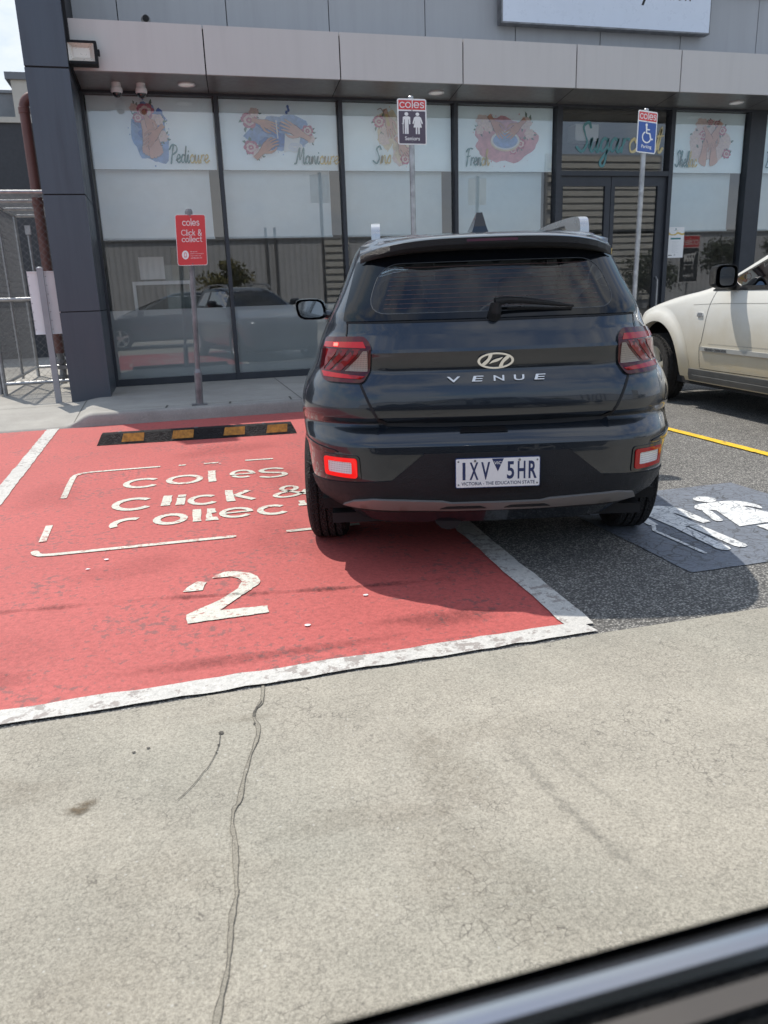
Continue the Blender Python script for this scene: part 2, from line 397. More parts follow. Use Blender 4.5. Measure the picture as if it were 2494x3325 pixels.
# ------------------------------------------------------------------ setting: ground
def sheet(name, mat, pts, z, parent=None):
    b = MB(); b.poly(GF, pts, z); o = b.build(name, mat, parent)
    if not parent: tag(o, kind='structure')
    return o
def grid_sheet(name, mat, x0, x1, y0, y1, z):
    b = MB(); b.rect(GF, x0, x1, y0, y1, z); return tag(b.build(name, mat), kind='structure')
grid_sheet('ground', m_asph, -400, 400, -400, 400, 0)
def wob(pts, a, step, seed):
    """break a straight outline up a little"""
    rn = random.Random(seed); out = []
    for i in range(len(pts)):
        p, q = np.array(pts[i], float), np.array(pts[(i+1) % len(pts)], float)
        n = max(1, int(np.linalg.norm(q-p)/step))
        for k in range(n): out.append(tuple(p+(q-p)*k/n+np.array([rn.uniform(-a, a), rn.uniform(-a, a)])))
    return out
drv = sheet('driveway', m_drive, [(-40, -7)]+[(40, -7), (40, 2.385)]+[(12-.25*i, 2.385+random.Random(i).uniform(-.008, .008)) for i in range(0, 96)]+[(-40, 2.385)], .004)
sheet('red_bay_paint', m_red, [(-9, 2.44), (1.40, 2.44), (1.52, 5.3), (1.47, 8.80), (-9, 8.86)], .004)
# white lines
wl = MB()
wl.poly(GF, wob([(-9, 2.40), (1.47, 2.40), (1.45, 2.50), (-9, 2.505)], .006, .07, 1), .009)
wl.poly(GF, wob([(1.372, 2.47), (1.49, 2.47), (1.56, 4.2), (1.56, 8.7), (1.44, 8.7), (1.44, 4.2)], .006, .08, 2), .0093)
wl.poly(GF, wob([(-1.185, 2.505), (-1.185, 5.42), (-1.216, 8.80), (-1.337, 8.80), (-1.305, 6.1), (-1.305, 2.505)], .005, .08, 3), .009)
tag(wl.build('white_bay_line', m_wline), kind='structure')
yl = MB(); yl.poly(GF, wob([(4.24, 2.5), (4.33, 2.5), (4.36, 8.6), (4.27, 8.6)], .004, .1, 4), .009)
tag(yl.build('yellow_bay_line', m_yel), kind='structure')
# tar streak across the red bay
# round stencil lettering (strokes in units of x-height)
def arc(cx, cy, r, a0, a1, n=14, ry=None): return [(cx+r*math.cos(R(a0+(a1-a0)*k/n)), cy+(ry or r)*math.sin(R(a0+(a1-a0)*k/n))) for k in range(n+1)]
RG = {'c': ([arc(.5, .5, .42, 42, 318)], .98), 'o': ([arc(.5, .5, .42, 0, 360, 22)], 1.08), 'l': ([[(.15, .02), (.15, 1.4)]], .36),
      'e': ([arc(.5, .5, .42, 0, 318), [(.12, .5), (.92, .5)]], 1.05),
      's': ([[(.66, .80), (.52, .90), (.36, .92), (.2, .86), (.15, .72), (.24, .58), (.42, .51), (.6, .44), (.69, .30), (.62, .15), (.46, .08), (.28, .09), (.12, .2)]], .86),
      'C': ([arc(.66, .7, .62, 42, 318)], 1.28), 'i': ([[(.15, .02), (.15, .9)], [(.15, 1.25), (.15, 1.29)]], .36),
      'k': ([[(.15, .02), (.15, 1.4)], [(.66, .92), (.2, .48)], [(.34, .60), (.72, .02)]], .8),
      't': ([[(.32, 1.3), (.32, .28), (.42, .1), (.62, .08)], [(.06, .92), (.62, .92)]], .74),
      '&': ([[(1.0, .05), (.35, .82), (.27, 1.05), (.36, 1.28), (.56, 1.34), (.74, 1.22), (.74, 1.02), (.58, .84), (.28, .64), (.12, .42), (.18, .18), (.40, .06), (.66, .12), (.86, .34), (.98, .62)]], 1.12),
      ' ': ([], .45)}
def round_text(b, fr, body, x0, y0, h, n, m=0, wt=.17, sx=1., fitw=None):
    adv = sum(RG[c][1] for c in body); s = fitw/(adv*h) if fitw else sx; x = x0; j = 0
    for c in body:
        for st in RG[c][0]:
            P = catmull(st, 5) if c in 's&' else st
            b.ribbon(fr, [(x+p[0]*h*s, y0+p[1]*h) for p in P], wt*h*(s+1)/2, n+j*.0004, m); j += 1
        x += RG[c][1]*h*s
    return x
# ground lettering: each word is worn into stencil pieces
gl = MB()
def gring(cx, cy, rx, ry, w, a0, a1, n, m=0):
    K = max(6, int(abs(a1-a0)/9)); A = []; B = []
    vs = []
    for k in range(K+1):
        t = R(a0+(a1-a0)*k/K); jig = 1+.012*math.sin(k*2.7+cx*30)
        vs.append(GF(cx+rx*math.cos(t)*jig, cy+ry*math.sin(t)*jig, n))
    for k in range(K+1):
        t = R(a0+(a1-a0)*k/K); vs.append(GF(cx+(rx-w)*math.cos(t), cy+(ry-w*1.15)*math.sin(t), n))
    gl.add(vs, [(k, k+1, K+2+k, K+1+k) if a1 < a0 else (K+1+k, K+2+k, k+1, k) for k in range(K)], m)
Z = .0085
gring(-.285, 5.735, .137, .158, .045, 38, 318, Z)                         # c
gring(.012, 5.727, .133, .152, .045, 0, 360, Z)                            # o
gl.poly(GF, wob([(.178, 5.57), (.233, 5.575), (.249, 5.945), (.191, 5.955)], .003, .05, 7), Z)    # l
gring(.437, 5.745, .095, .140, .036, 8, 178, Z); gring(.437, 5.730, .095, .125, .036, 196, 300, Z)  # e in two pieces
gl.poly(GF, wob([(.345, 5.722), (.53, 5.716), (.53, 5.748), (.345, 5.754)], .003, .05, 8), Z+.0004)
gl.ribbon(GF, catmull([(.735, 5.80), (.70, 5.835), (.64, 5.84), (.585, 5.80), (.595, 5.73), (.66, 5.69), (.725, 5.655), (.735, 5.59), (.68, 5.545), (.61, 5.545), (.565, 5.58)], 5), .043, Z)
gring(-.325, 5.125, .139, .168, .048, 40, 320, Z)                          # C
gl.poly(GF, wob([(-.156, 5.0), (-.095, 4.995), (-.079, 5.262), (-.136, 5.272)], .003, .05, 9), Z)
gl.poly(GF, wob([(-.066, 4.985), (-.008, 4.98), (.006, 5.165), (-.050, 5.17)], .003, .05, 10), Z); gl.poly(GF, [(-.045, 5.195), (.008, 5.19), (.012, 5.25), (-.04, 5.256)], Z)
gring(.120, 5.055, .106, .135, .042, 42, 318, Z)
gl.poly(GF, wob([(.262, 4.945), (.315, 4.942), (.322, 5.25), (.268, 5.256)], .003, .05, 11), Z)
gl.ribbon(GF, [(.33, 5.09), (.425, 5.20)], .045, Z, cap=False); gl.ribbon(GF, [(.335, 5.085), (.435, 4.94)], .045, Z+.0004, cap=False)
gl.ribbon(GF, catmull([(.81, 4.93), (.66, 5.10), (.655, 5.17), (.70, 5.21), (.745, 5.17), (.73, 5.10), (.62, 5.03), (.58, 4.97), (.62, 4.92), (.70, 4.93), (.77, 5.0), (.80, 5.06)], 5), .036, Z)
gring(-.335, 4.645, .115, .135, .046, 60, 205, Z)                          # worn c of collect: upper half only
gring(-.097, 4.660, .103, .125, .045, -10, 350, Z)
gl.poly(GF, wob([(.030, 4.545), (.080, 4.54), (.092, 4.82), (.042, 4.826)], .003, .05, 12), Z)
gl.poly(GF, wob([(.106, 4.535), (.15, 4.532), (.185, 4.53), (.18, 4.60), (.148, 4.61), (.150, 4.70), (.178, 4.705), (.18, 4.80), (.126, 4.815), (.118, 4.7)], .004, .04, 13), Z)
gring(.297, 4.655, .105, .120, .036, 8, 320, Z); gl.rect(GF, .20, .40, 4.645, 4.672, Z+.0004)
gring(.523, 4.63, .102, .120, .040, 42, 318, Z)
gl.poly(GF, wob([(.690, 4.66), (.81, 4.65), (.812, 4.70), (.74, 4.705), (.745, 4.78), (.70, 4.785), (.705, 4.71), (.688, 4.705)], .003, .04, 14), Z)
# border of the stencil
gl.ribbon(GF, [(-.796, 5.49), (-.803, 5.9), (-.802, 6.15), (-.79, 6.22), (-.76, 6.27), (-.70, 6.295), (-.5, 6.295), (-.18, 6.283)], .042, Z, cap=True)
for a, bb in (((-.02, 6.262), (.035, 6.258)), ((.175, 6.25), (.29, 6.243)), ((.505, 6.236), (.728, 6.21)), ((-.797, 4.79), (-.79, 4.45)), ((.53, 4.142), (.95, 4.13)), ((1.0, 4.18), (1.0, 4.4))):
    gl.ribbon(GF, [a, bb], .040, Z, cap=False)
gl.ribbon(GF, [(-.803, 4.27), (-.79, 4.225), (-.765, 4.197), (-.70, 4.185), (-.3, 4.172), (.234, 4.156)], .042, Z)
tag(gl.build('bay_lettering', m_wlet), kind='structure')
# bay number
nb = MB()
nb.poly(GF, wob([(-.044, 3.012), (.288, 3.014), (.294, 3.092), (.092, 3.108), (.20, 3.25), (.285, 3.36), (.300, 3.40), (.292, 3.47), (.262, 3.525), (.205, 3.575), (.15, 3.585), (.105, 3.56), (.085, 3.52), (.12, 3.512), (.17, 3.51), (.205, 3.475), (.215, 3.42), (.19, 3.34), (.10, 3.225), (-.046, 3.104)], .0022, .02, 15), Z)
nb.poly(GF, wob([(-.052, 3.382), (.036, 3.372), (.045, 3.42), (.062, 3.478), (.012, 3.498), (-.03, 3.43)], .005, .03, 16), Z)
tag(nb.build('bay_number', m_wlet), kind='structure')
# small paper scraps and paint flecks
for i, (x, y, s) in enumerate([(.42, 2.83, .014), (-.42, 3.99, .016), (-.5, 3.87, .012), (.55, 7.98, .05), (.72, 3.06, .014), (.84, 4.05, .03), (.30, 6.2, .010)]):
    rn = random.Random(i); b = MB(); K = 7
    pts = [(x+s*rn.uniform(.6, 1.1)*math.cos(2*PI*k/K), y+s*rn.uniform(.5, 1.)*math.sin(2*PI*k/K)) for k in range(K)]
    b.poly(GF, pts, .0095+.001*(i % 2), t=.001)
    tag(b.build('litter_scrap', m_swhite), ['small white scrap on red paint below the painted number', 'pale scrap left of the painted number, the larger of two', 'pale scrap left of the painted number, the smaller of two', 'white scrap lying by the kerb behind the wheel stop', 'white scrap in the shadow behind the dark car', 'white flake under the rear bumper of the dark car', 'tiny pale fleck above the painted lettering'][i], 'litter', 'scraps of litter on the red bay')
# pictogram patch and figures
sheet('pictogram_patch', m_patch, wob([(2.19, 2.82), (3.50, 2.83), (3.47, 4.15), (2.16, 4.15)], .004, .1, 17), .004)
pb = MB()
pb.disc(GF, 3.04, 3.85, .066, .066, .0085)
pb.poly(GF, catmull([(2.86, 3.70), (2.90, 3.755), (2.97, 3.775), (3.09, 3.775), (3.18, 3.755), (3.225, 3.69), (3.235, 3.62), (3.205, 3.56), (3.17, 3.635), (3.14, 3.645)], 2)+[(3.225, 3.33), (3.10, 3.33), (2.99, 3.325), (2.855, 3.318), (2.945, 3.62)]+[(2.93, 3.64), (2.87, 3.64)], .0085)
pb.ribbon(GF, [(2.885, 3.62), (2.83, 3.46)], .052, .0088)
pb.rect(GF, 2.945, 3.02, 2.95, 3.30, .0085); pb.rect(GF, 3.06, 3.135, 2.95, 3.30, .0085)
pb.disc(GF, 2.60, 3.92, .066, .066, .0085)
pb.poly(GF, [(2.44, 3.78), (2.50, 3.825), (2.70, 3.83), (2.76, 3.79), (2.785, 3.72), (2.775, 3.45), (2.72, 3.44), (2.70, 3.66), (2.685, 3.66), (2.68, 3.42), (2.53, 3.42), (2.525, 3.66), (2.505, 3.66), (2.48, 3.50), (2.43, 3.51)], .0085)
pb.ribbon(GF, [(2.645, 3.40), (2.645, 3.06)], .07, .0085); pb.ribbon(GF, [(2.560, 3.40), (2.540, 3.05)], .07, .0088)
pb.ribbon(GF, [(2.45, 3.50), (2.42, 3.45), (2.40, 3.42), (2.412, 3.02)], .022, .0085)
tag(pb.build('seniors_pictogram', m_pict), kind='structure')
b = MB(); b.poly(GF, wob([(2.66, 2.86), (2.84, 2.85), (2.84, 3.0), (2.74, 2.98)], .01, .03, 3), .0092); tag(b.build('rust_stain', paint_on_road('rust', (.40, .25, .12), worn=.9, under=(.2, .2, .2), lo=.5)), kind='structure')

# crack with sealant in the driveway, stain, hairline
CK = [(.189, 2.385), (.173, 2.287), (.15, 2.243), (.138, 2.197), (.144, 2.128), (.133, 2.067), (.104, 1.98), (.076, 1.878), (.055, 1.784), (.038, 1.752), (.029, 1.683), (.031, 1.631), (.022, 1.495), (.02, 1.454), (.006, 1.399), (-.003, 1.34), (-.013, 1.268), (-.028, 1.21), (-.045, 1.14), (-.09, .9), (-.1, .5), (-.1, -1), (-.15, -5)]
P = catmull(CK, 6); rn = random.Random(3)
ws = [.0085+.003*math.sin(i*.31)+.0025*math.sin(i*.83+1)+.002*rn.random() for i, p in enumerate(P)]
b = MB(); b.ribbon(GF, P, ws, .0066); b.build('crack_sealant', m_seal, drv)
b = MB()
for sgn in (1, -1):
    Q = []
    for i, p in enumerate(P):
        d = P[min(i+1, len(P)-1)]-P[max(i-1, 0)]; d /= np.linalg.norm(d); Q.append(p+np.array([-d[1], d[0]])*sgn*(ws[i]/2)+np.array([rn.uniform(-.0006, .0006), 0]))
    b.ribbon(GF, Q, [.0006+.0013*rn.random() for _ in Q], .0072)
b.ribbon(GF, P[6:19], .0045, .0076)
b.ribbon(GF, catmull([(.03, 2.133), (.026, 2.1), (.021, 2.067), (.006, 2.018), (-.015, 1.965), (-.029, 1.945), (-.06, 1.89), (-.1, 1.84)], 5), .0022, .0072)
for cx, cy, s in ((.032, 2.135, .013), (.02, 2.07, .006), (.012, 2.03, .005), (-.22, 2.11, .008), (-.18, 2.12, .007), (.135, 2.155, .007)):
    b.poly(GF, [(cx+s*rn.uniform(.5, 1)*math.cos(k), cy+s*.8*rn.uniform(.5, 1)*math.sin(k)) for k in np.linspace(0, 5.6, 8)], .0072)
b.build('crack', m_edge, drv)
k = NT('oil stain'); k.t.nodes.remove(k.b)
d1 = k.n('BsdfDiffuse'); d1.inputs[0].default_value = (.17, .135, .095, 1); t1 = k.n('BsdfTransparent'); mx = k.n('MixShader')
vc = k.n('VertexColor'); vc.layer_name = 'fade'
k.l(k.math('MULTIPLY', k.math('POWER', vc.outputs[0], 1.3), k.ramp(k.noise(60, 5, .7), [(.36, .1), (.6, 1.)])), mx.inputs[0]); k.l(t1.outputs[0], mx.inputs[1]); k.l(d1.outputs[0], mx.inputs[2]); k.l(mx.outputs[0], k.out.inputs[0])
m_stain = k.m; m_stain2 = m_stain.copy(); m_stain2.name = 'tyre dirt'; m_stain2.node_tree.nodes['Diffuse BSDF'].inputs[0].default_value = (.20, .19, .17, 1)
def fade_blob(name, cx, cy, rx, ry, z, amp, seed, mat, parent=None):
    rn = random.Random(seed); vs = [GF(cx, cy, z)]; fs = []; col = [1.]; K = 28
    ph = [rn.uniform(0, 6) for _ in range(4)]
    for j, (f, c) in enumerate(((.35, 1.), (.65, .8), (1., 0.))):
        for q in range(K):
            a = 2*PI*q/K; w = 1+.25*math.sin(2*a+ph[0])+.13*math.sin(3*a+ph[1])+.08*math.sin(7*a+ph[2])
            vs.append(GF(cx+rx*f*w*math.cos(a), cy+ry*f*w*math.sin(a), z)); col.append(c*amp)
    for q in range(K):
        fs.append((0, 1+q, 1+(q+1) % K))
        for j in range(2): fs.append((1+j*K+q, 1+(j+1)*K+q, 1+(j+1)*K+(q+1) % K, 1+j*K+(q+1) % K))
    col[0] = amp
    b = MB(); b.add(vs, fs); o = b.build(name, mat, parent)
    at = o.data.color_attributes.new('fade', 'FLOAT_COLOR', 'POINT')
    for i, c in enumerate(col): at.data[i].color = (c, c, c, 1)
    return o
fade_blob('oil_stain', -.345, 1.885, .05, .030, .0068, .85, 2, m_stain, drv)
for i, (x, y, rx, ry, a) in enumerate([(-.55, 2.02, .14, .10, .22), (-.1, 1.55, .3, .1, .16), (.35, 1.62, .25, .07, .2), (.55, 1.35, .16, .3, .2), (.8, 1.9, .2, .1, .16), (-.25, 1.3, .15, .18, .15), (.12, 1.05, .2, .08, .13), (.62, 1.75, .10, .28, .25), (.1, 2.2, .12, .03, .25)]):
    fade_blob('oil_stain', x, y, rx, ry, .0052+.0001*i, a, i+9, m_stain, drv)
for i, (P0, w, a) in enumerate((([(.84, 1.85), (.84, 1.6), (.87, 1.38), (.92, 1.2)], .05, .5), ([(.93, 1.82), (.95, 1.6), (1.0, 1.4)], .03, .3), ([(-.9, 2.25), (-.2, 2.28), (.5, 2.22), (1.3, 2.26)], .05, .2))):
    Q = catmull(P0, 16); b = MB(); rn = random.Random(i); L = []
    for o in (-1, -.4, .4, 1): L.append([(p[0]+o*w*.5*(1+.3*math.sin(k*.9)), p[1]+.01*o*math.cos(k*.7)) for k, p in enumerate(Q)])
    n = len(Q); b.add([GF(*p, .0056+.0001*i) for r in L for p in r], [(j*n+k, (j+1)*n+k, (j+1)*n+k+1, j*n+k+1) for j in range(3) for k in range(n-1)])
    o = b.build('tyre_mark', m_stain2, drv); at = o.data.color_attributes.new('fade', 'FLOAT_COLOR', 'POINT')
    for q in range(4*n):
        v = a*(0 if q//n in (0, 3) else 1)*math.sin(PI*(q % n)/(n-1))**.5*rn.uniform(.5, 1); at.data[q].color = (v, v, v, 1)
Q = catmull([(-1.6, 3.53), (-.82, 3.417), (-.2, 3.346), (.49, 3.209), (1.15, 3.11)], 40); b = MB(); rn = random.Random(5); n = len(Q)
V = []
for o in (-1, -.45, .45, 1):
    for kk, p in enumerate(Q): V.append(GF(p[0], p[1]+o*.022*(1+.5*math.sin(kk*.37)+rn.uniform(-.3, .3)), .0098))
b.add(V, [(j*n+kk, j*n+kk+1, (j+1)*n+kk+1, (j+1)*n+kk) for j in range(3) for kk in range(n-1)])
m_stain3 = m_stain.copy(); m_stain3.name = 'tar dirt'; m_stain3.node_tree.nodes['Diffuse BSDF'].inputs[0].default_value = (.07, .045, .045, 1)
o = tag(b.build('tar_streak', m_stain3), kind='structure'); at = o.data.color_attributes.new('fade', 'FLOAT_COLOR', 'POINT'); ph = 0
for q in range(4*n):
    kk = q % n; v = (0 if q//n in (0, 3) else 1)*(.45+.35*math.sin(kk*.11)*math.sin(kk*.05+1)+rn.uniform(-.15, .15)); at.data[q].color = (v, v, v, 1)
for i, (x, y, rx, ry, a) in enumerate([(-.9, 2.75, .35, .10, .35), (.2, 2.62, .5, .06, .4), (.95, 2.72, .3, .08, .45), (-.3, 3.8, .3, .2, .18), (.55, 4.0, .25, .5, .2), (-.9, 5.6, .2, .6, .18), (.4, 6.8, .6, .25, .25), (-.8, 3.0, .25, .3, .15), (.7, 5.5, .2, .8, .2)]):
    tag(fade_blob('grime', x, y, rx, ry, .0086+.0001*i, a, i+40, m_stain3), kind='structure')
# footpath with kerb (ramps down at its left end)
def fz(x, y):
    s = min(1, max(0, (x+1.17)/.30)); s = s*s*(3-2*s)
    l = .012+.088*min(1, max(0, (y-8.85)/1.3))
    return l*(1-s)+.14*s
xs = sorted(set([-14, -8, -4, -3, -2.4, -1.8]+[round(-1.4+.05*i, 3) for i in range(18)]+[-.3, 0, .5, 1, 2, 4, 8, 14, 25, 40]))
ys = [8.865, 8.9, 9.0, 9.2, 9.5, 9.8, 10.2, 10.8, 11.5, 12, 14, 18, 30]
b = MB()
V = [(x, y, fz(x, y)) for x in xs for y in ys]; ny = len(ys)
b.add(V, [(i*ny+j, (i+1)*ny+j, (i+1)*ny+j+1, i*ny+j+1) for i in range(len(xs)-1) for j in range(ny-1)])
tag(b.build('footpath', m_path, smooth=40), kind='structure')
b = MB(); prof = [(8.775, -.01), (8.785, .35), (8.795, .80), (8.812, .95), (8.84, 1.0), (8.866, 1.0)]
V = [(x, y, max(.006, fz(x, 8.9))*f+(.001 if f > 0 else 0)) for x in xs for y, f in prof]; n = len(prof)
b.add(V, [(i*n+j, (i+1)*n+j, (i+1)*n+j+1, i*n+j+1) for i in range(len(xs)-1) for j in range(n-1)])
tag(b.build('kerb', m_kerb, smooth=40), kind='structure')
b = MB()
def joint(p, q, w=.010, n=12):
    P = [np.array(p)+(np.array(q)-np.array(p))*k/n for k in range(n+1)]
    d = np.array(q)-np.array(p); d = d/np.linalg.norm(d); s = np.array([-d[1], d[0]])*w/2
    vs = []
    for a in P:
        for t in (a-s, a+s): vs.append((t[0], t[1], fz(*t)+.003))
    b.add(vs, [(2*i, 2*i+2, 2*i+3, 2*i+1) for i in range(n)])
for X in (-1.07, 1.42, 3.9, 6.4): joint((X, 8.85), (X+.03, 11.5))
joint((-9, 9.62), (-1.25, 10.13), .008, 30); joint((-1.0, 9.0), (8, 9.0), .006, 40); joint((-9, 12.4), (-1.3, 12.4), .01)
for X, l in ((-.10, .22), (.60, .18), (1.30, .3)): joint((X, 8.86), (X+.02, 8.86+l), .022, 3)
tag(b.build('footpath_joint', m_edge), kind='structure')

# wheel stop
ws_ = empty('wheel_stop', (.185, 7.425, 0), R(-5.3), 'black rubber wheel stop with yellow panels in front of the kerb', 'wheel stop')
prof = [(0, .006), (.012, .02), (.055, .098), (.075, .105), (.13, .105), (.15, .098), (.165, .004)]
def wsx(y): return .93
b = MB(); n = len(prof)
V = []
for x, sh in ((-.93, 1), (-.90, 0), (.90, 0), (.93, 1)):
    for y, z in prof: V.append((x*(1-.0*sh)-(0.045*(z/.105) if x > 0 else -.045*(z/.105)) if sh else x*.985, y, z))
V = []
for x in (-.93, .93):
    for y, z in prof: V.append((x-math.copysign(.05*z/.105, x), y, z))
b.add(V, [(j, n+j, n+j+1, j+1) for j in range(n-1)]+[tuple(range(n)), tuple(range(n, 2*n))[::-1]])
b.build('rubber_body', m_rub, ws_, smooth=30)
for cx in (-.60, -.145, .335, .74):
    b = MB(); a, c = prof[1], prof[2]
    nrm = np.array([0, -(c[1]-a[1]), c[0]-a[0]]); nrm = nrm/np.linalg.norm(nrm)*.003
    pts = []
    for (x, t) in ((cx-.105, .06), (cx+.095, .06), (cx+.105, .97), (cx-.085, .97)): pts.append((x, a[0]+(c[0]-a[0])*t+nrm[1], a[1]+(c[1]-a[1])*t+nrm[2]))
    b.add(pts, [(0, 1, 2, 3)]); b.build('yellow_panel', M('yellow reflective panel', (.40, .185, .02), .6, var=.4, vs=26), ws_)
for cx in (-.72, -.02, .62):
    b = MB(); b.lathe([(0, .112), (.018, .111), (.02, .1)], 10, o=(cx, .10, 0)); b.build('bolt', m_galvd, ws_)

# ------------------------------------------------------------------ the shop
YG = 11.6; HEAD = 3.88
shop = empty('shop_building', (4, 11.6, 0), 0, 'grey shopfront building with charcoal window frames and pale panel fascia', 'shop building')
OFF = (-4, -11.6, 0)
def inshop(b):
    b.v = [(x+OFF[0], y+OFF[1], z) for x, y, z in b.v]; return b
# upper wall in panels
b = MB()
b.b2(-1.25, 20, 11.66, 13, 4.0, 5.45, 1)
ups = [-1.0, -.19]+[1.18+1.372*i for i in range(14)]
for x0, x1 in zip(ups[:-1], ups[1:]): b.b2(x0+.006, x1-.006, 11.6, 11.66, 4.2, 5.5)
b.b2(-1.25, 20, 11.55, 13.2, 5.5, 5.56)
o = inshop(b).build('upper_wall', [m_upw, m_gap], shop)
# fascia boxes
fj = [-.775, .78, 2.45, 4.10, 5.75, 7.39, 9.04, 10.7, 12.35, 14, 15.65, 17.3, 20]
b = MB()
b.b2(-.76, 20, 10.625, 11.6, 3.935, 4.40, 1)
for x0, x1 in zip(fj[:-1], fj[1:]): b.b2(x0+.008, x1-.008, 10.6, 10.64, 3.905, 4.435)
b.b2(-.775, 20, 10.64, 11.6, 4.405, 4.42)
inshop(b).build('fascia', [m_fas, m_gap], shop)
b = MB()
sj = [.86, 2.53, 4.24, 5.93, 7.6, 9.25, 10.9, 12.6, 14.2]; fx = [-.74]+[q for q in fj[1:10]]
for i, (x0, x1) in enumerate(zip(fx[:-1], fx[1:])):
    x0b = -.74 if i == 0 else sj[i-1]; x1b = sj[i]
    b.add([(x0+.005, 10.64, 3.912), (x1-.005, 10.64, 3.912), (x1b-.005, 11.52, 3.912), (x0b+.005, 11.52, 3.912)], [(0, 3, 2, 1)])
inshop(b).build('soffit', m_sof, shop)
# column
b = MB()
CX0, CX1, CY = -1.235, -.765, 10.35
for z0, z1 in ((.0, 1.185), (1.197, 2.515), (2.53, 3.85), (3.87, 4.9), (4.91, 5.85)):
    b.b2(CX0, CX1, CY, CY+.03, z0, z1); b.b2(CX0, CX0+.03, CY+.031, 12.2, z0, z1); b.b2(CX1-.03, CX1, CY+.031, 11.56, z0, z1)
b.b2(CX0+.012, CX1-.012, CY+.012, 12.19, 0, 5.8, 1)
b.b2(CX0-.01, CX1+.01, CY-.01, 12.2, 5.85, 5.9)
b.b2(CX1+.001, CX1+.035, 10.5, 11.58, 3.9, 5.0, 1)
o = inshop(b).build('corner_column', [m_col, m_gap], shop)
# window bays
m_skinA = M('print skin', (.60, .29, .19), .6, var=.1, vs=14); m_skinB = M('print skin line', (.22, .08, .06), .6, var=0); m_skinC = M('print skin pale', (.68, .40, .31), .6, var=.08, vs=14)
m_blueA = M('print wash blue', (.22, .36, .62), .6, var=.25, vs=16); m_blueB = M('print deep blue', (.07, .17, .48), .6, var=.35, vs=18)
m_pinkA = M('print wash pink', (.66, .32, .37), .6, var=.2, vs=14); m_pinkB = M('print petals pink', (.52, .12, .19), .6, var=.25, vs=40); m_pinkC = M('print petals pale', (.76, .60, .56), .6, var=.15, vs=40)
m_leafp = M('print leaves', (.08, .16, .12), .6, var=.3, vs=50); m_cream = M('print cream', (.72, .60, .42), .6, var=.2, vs=14)
PM = [m_film, m_skinA, m_skinB, m_skinC, m_blueA, m_blueB, m_pinkA, m_pinkB, m_pinkC, m_leafp, m_cream, m_teal, m_gold, m_swhite]
def blob(b, fr, cx, cy, rx, ry, n, m, seed, K=40, rough=.16):
    rn = random.Random(seed); ph = [rn.uniform(0, 6.3) for _ in range(5)]
    P = []
    for k in range(K):
        a = 2*PI*k/K; w = 1+rough*(math.sin(2*a+ph[0])*.6+math.sin(3*a+ph[1])*.5+math.sin(5*a+ph[2])*.4+math.sin(9*a+ph[3])*.3)+rn.uniform(-.03, .03)
        P.append((cx+rx*w*math.cos(a), cy+ry*w*math.sin(a)))
    b.poly(fr, P, n, m)
def splash(b, fr, cx, cy, rx, ry, n, m1, m2, seed):
    rn = random.Random(seed)
    blob(b, fr, cx, cy, rx, ry, n, m1, seed); 
    for i in range(5): blob(b, fr, cx+rx*rn.uniform(-.5, .5), cy+ry*rn.uniform(-.6, .6), rx*rn.uniform(.25, .5), ry*rn.uniform(.2, .4), n+.0003+.00005*i, m2, seed+i+3, 24, .25)
    for i in range(14):
        a = rn.uniform(0, 6.3); q = rn.uniform(1.0, 1.2); b.disc(fr, cx+rx*q*math.cos(a), cy+ry*q*math.sin(a), rn.uniform(.004, .012), n=n, m=m1, seg=7)
def flower(b, fr, cx, cy, r, n, seed, m=7):
    rn = random.Random(seed)
    for k in range(5):
        a = rn.uniform(0, 6.3); L = r*rn.uniform(1.2, 1.8)
        b.ribbon(fr, [(cx+r*.5*math.cos(a), cy+r*.5*math.sin(a)), (cx+L*.8*math.cos(a+.1), cy+L*.8*math.sin(a+.1)), (cx+L*math.cos(a+.2), cy+L*math.sin(a+.2))], [r*.1, r*.35, r*.05], n+.0001*k, 9, cap=False)
    for lay, (q, rr, mm) in enumerate(((.62, .55, m), (.36, .42, 8), (.12, .3, m), (0, .14, 10))):
        for k in range(6 if q else 1):
            a = 2*PI*k/6+lay*.5+rn.uniform(-.2, .2); blob(b, fr, cx+r*q*math.cos(a), cy+r*q*math.sin(a), r*rr, r*rr*.8, n+.0008+lay*.0005+k*.00006, mm, seed+k, 12, .12)
def hand(b, fr, wrist, knuck, n, spread=.5, fl=1., m=1, thumb=1, curl=0.0):
    """a drawn hand: forearm end, palm, four tapering fingers and a thumb, with outline"""
    w = np.array(wrist, float); k = np.array(knuck, float); d = k-w; L = np.linalg.norm(d); d /= L; q = np.array([-d[1], d[0]])
    P = lambda a, c: tuple(w+d*a*L+q*c*L)
    for off, mm, g in ((0, 2, 1.0), (.0012, m, .86)):
        arm = [P(-.75, -.22*g), P(-.2, -.21*g), P(.2, -.30*g), P(.7, -.40*g), P(1.03, -.38*g), P(1.08, 0), P(1.02, .38*g), P(.6, .42*g), P(.2, .30*g), P(-.2, .21*g), P(-.75, .22*g)]
        b.poly(fr, arm, n+off, mm)
        for i, (c, fl_, ang) in enumerate(((-.29, .78, -.28), (-.10, .98, -.08), (.10, .94, .10), (.29, .72, .30))):
            a = ang*spread; x0 = .92; l = fl_*fl
            pts = [P(x0, c)]
            for s_ in (.35, .7, 1.0):
                aa = a+curl*s_; pts.append(P(x0+l*s_*math.cos(aa), c+l*s_*math.sin(aa)))
            b.ribbon(fr, pts, [L*.19*g, L*.18*g, L*.15*g, L*.11*g], n+off+.0002*(i+1), mm)
        t = thumb
        b.ribbon(fr, [P(.25, .25*t), P(.62, .56*t), P(.98, .66*t), P(1.2, .60*t)], [L*.26*g, L*.22*g, L*.17*g, L*.11*g], n+off+.0011, mm)
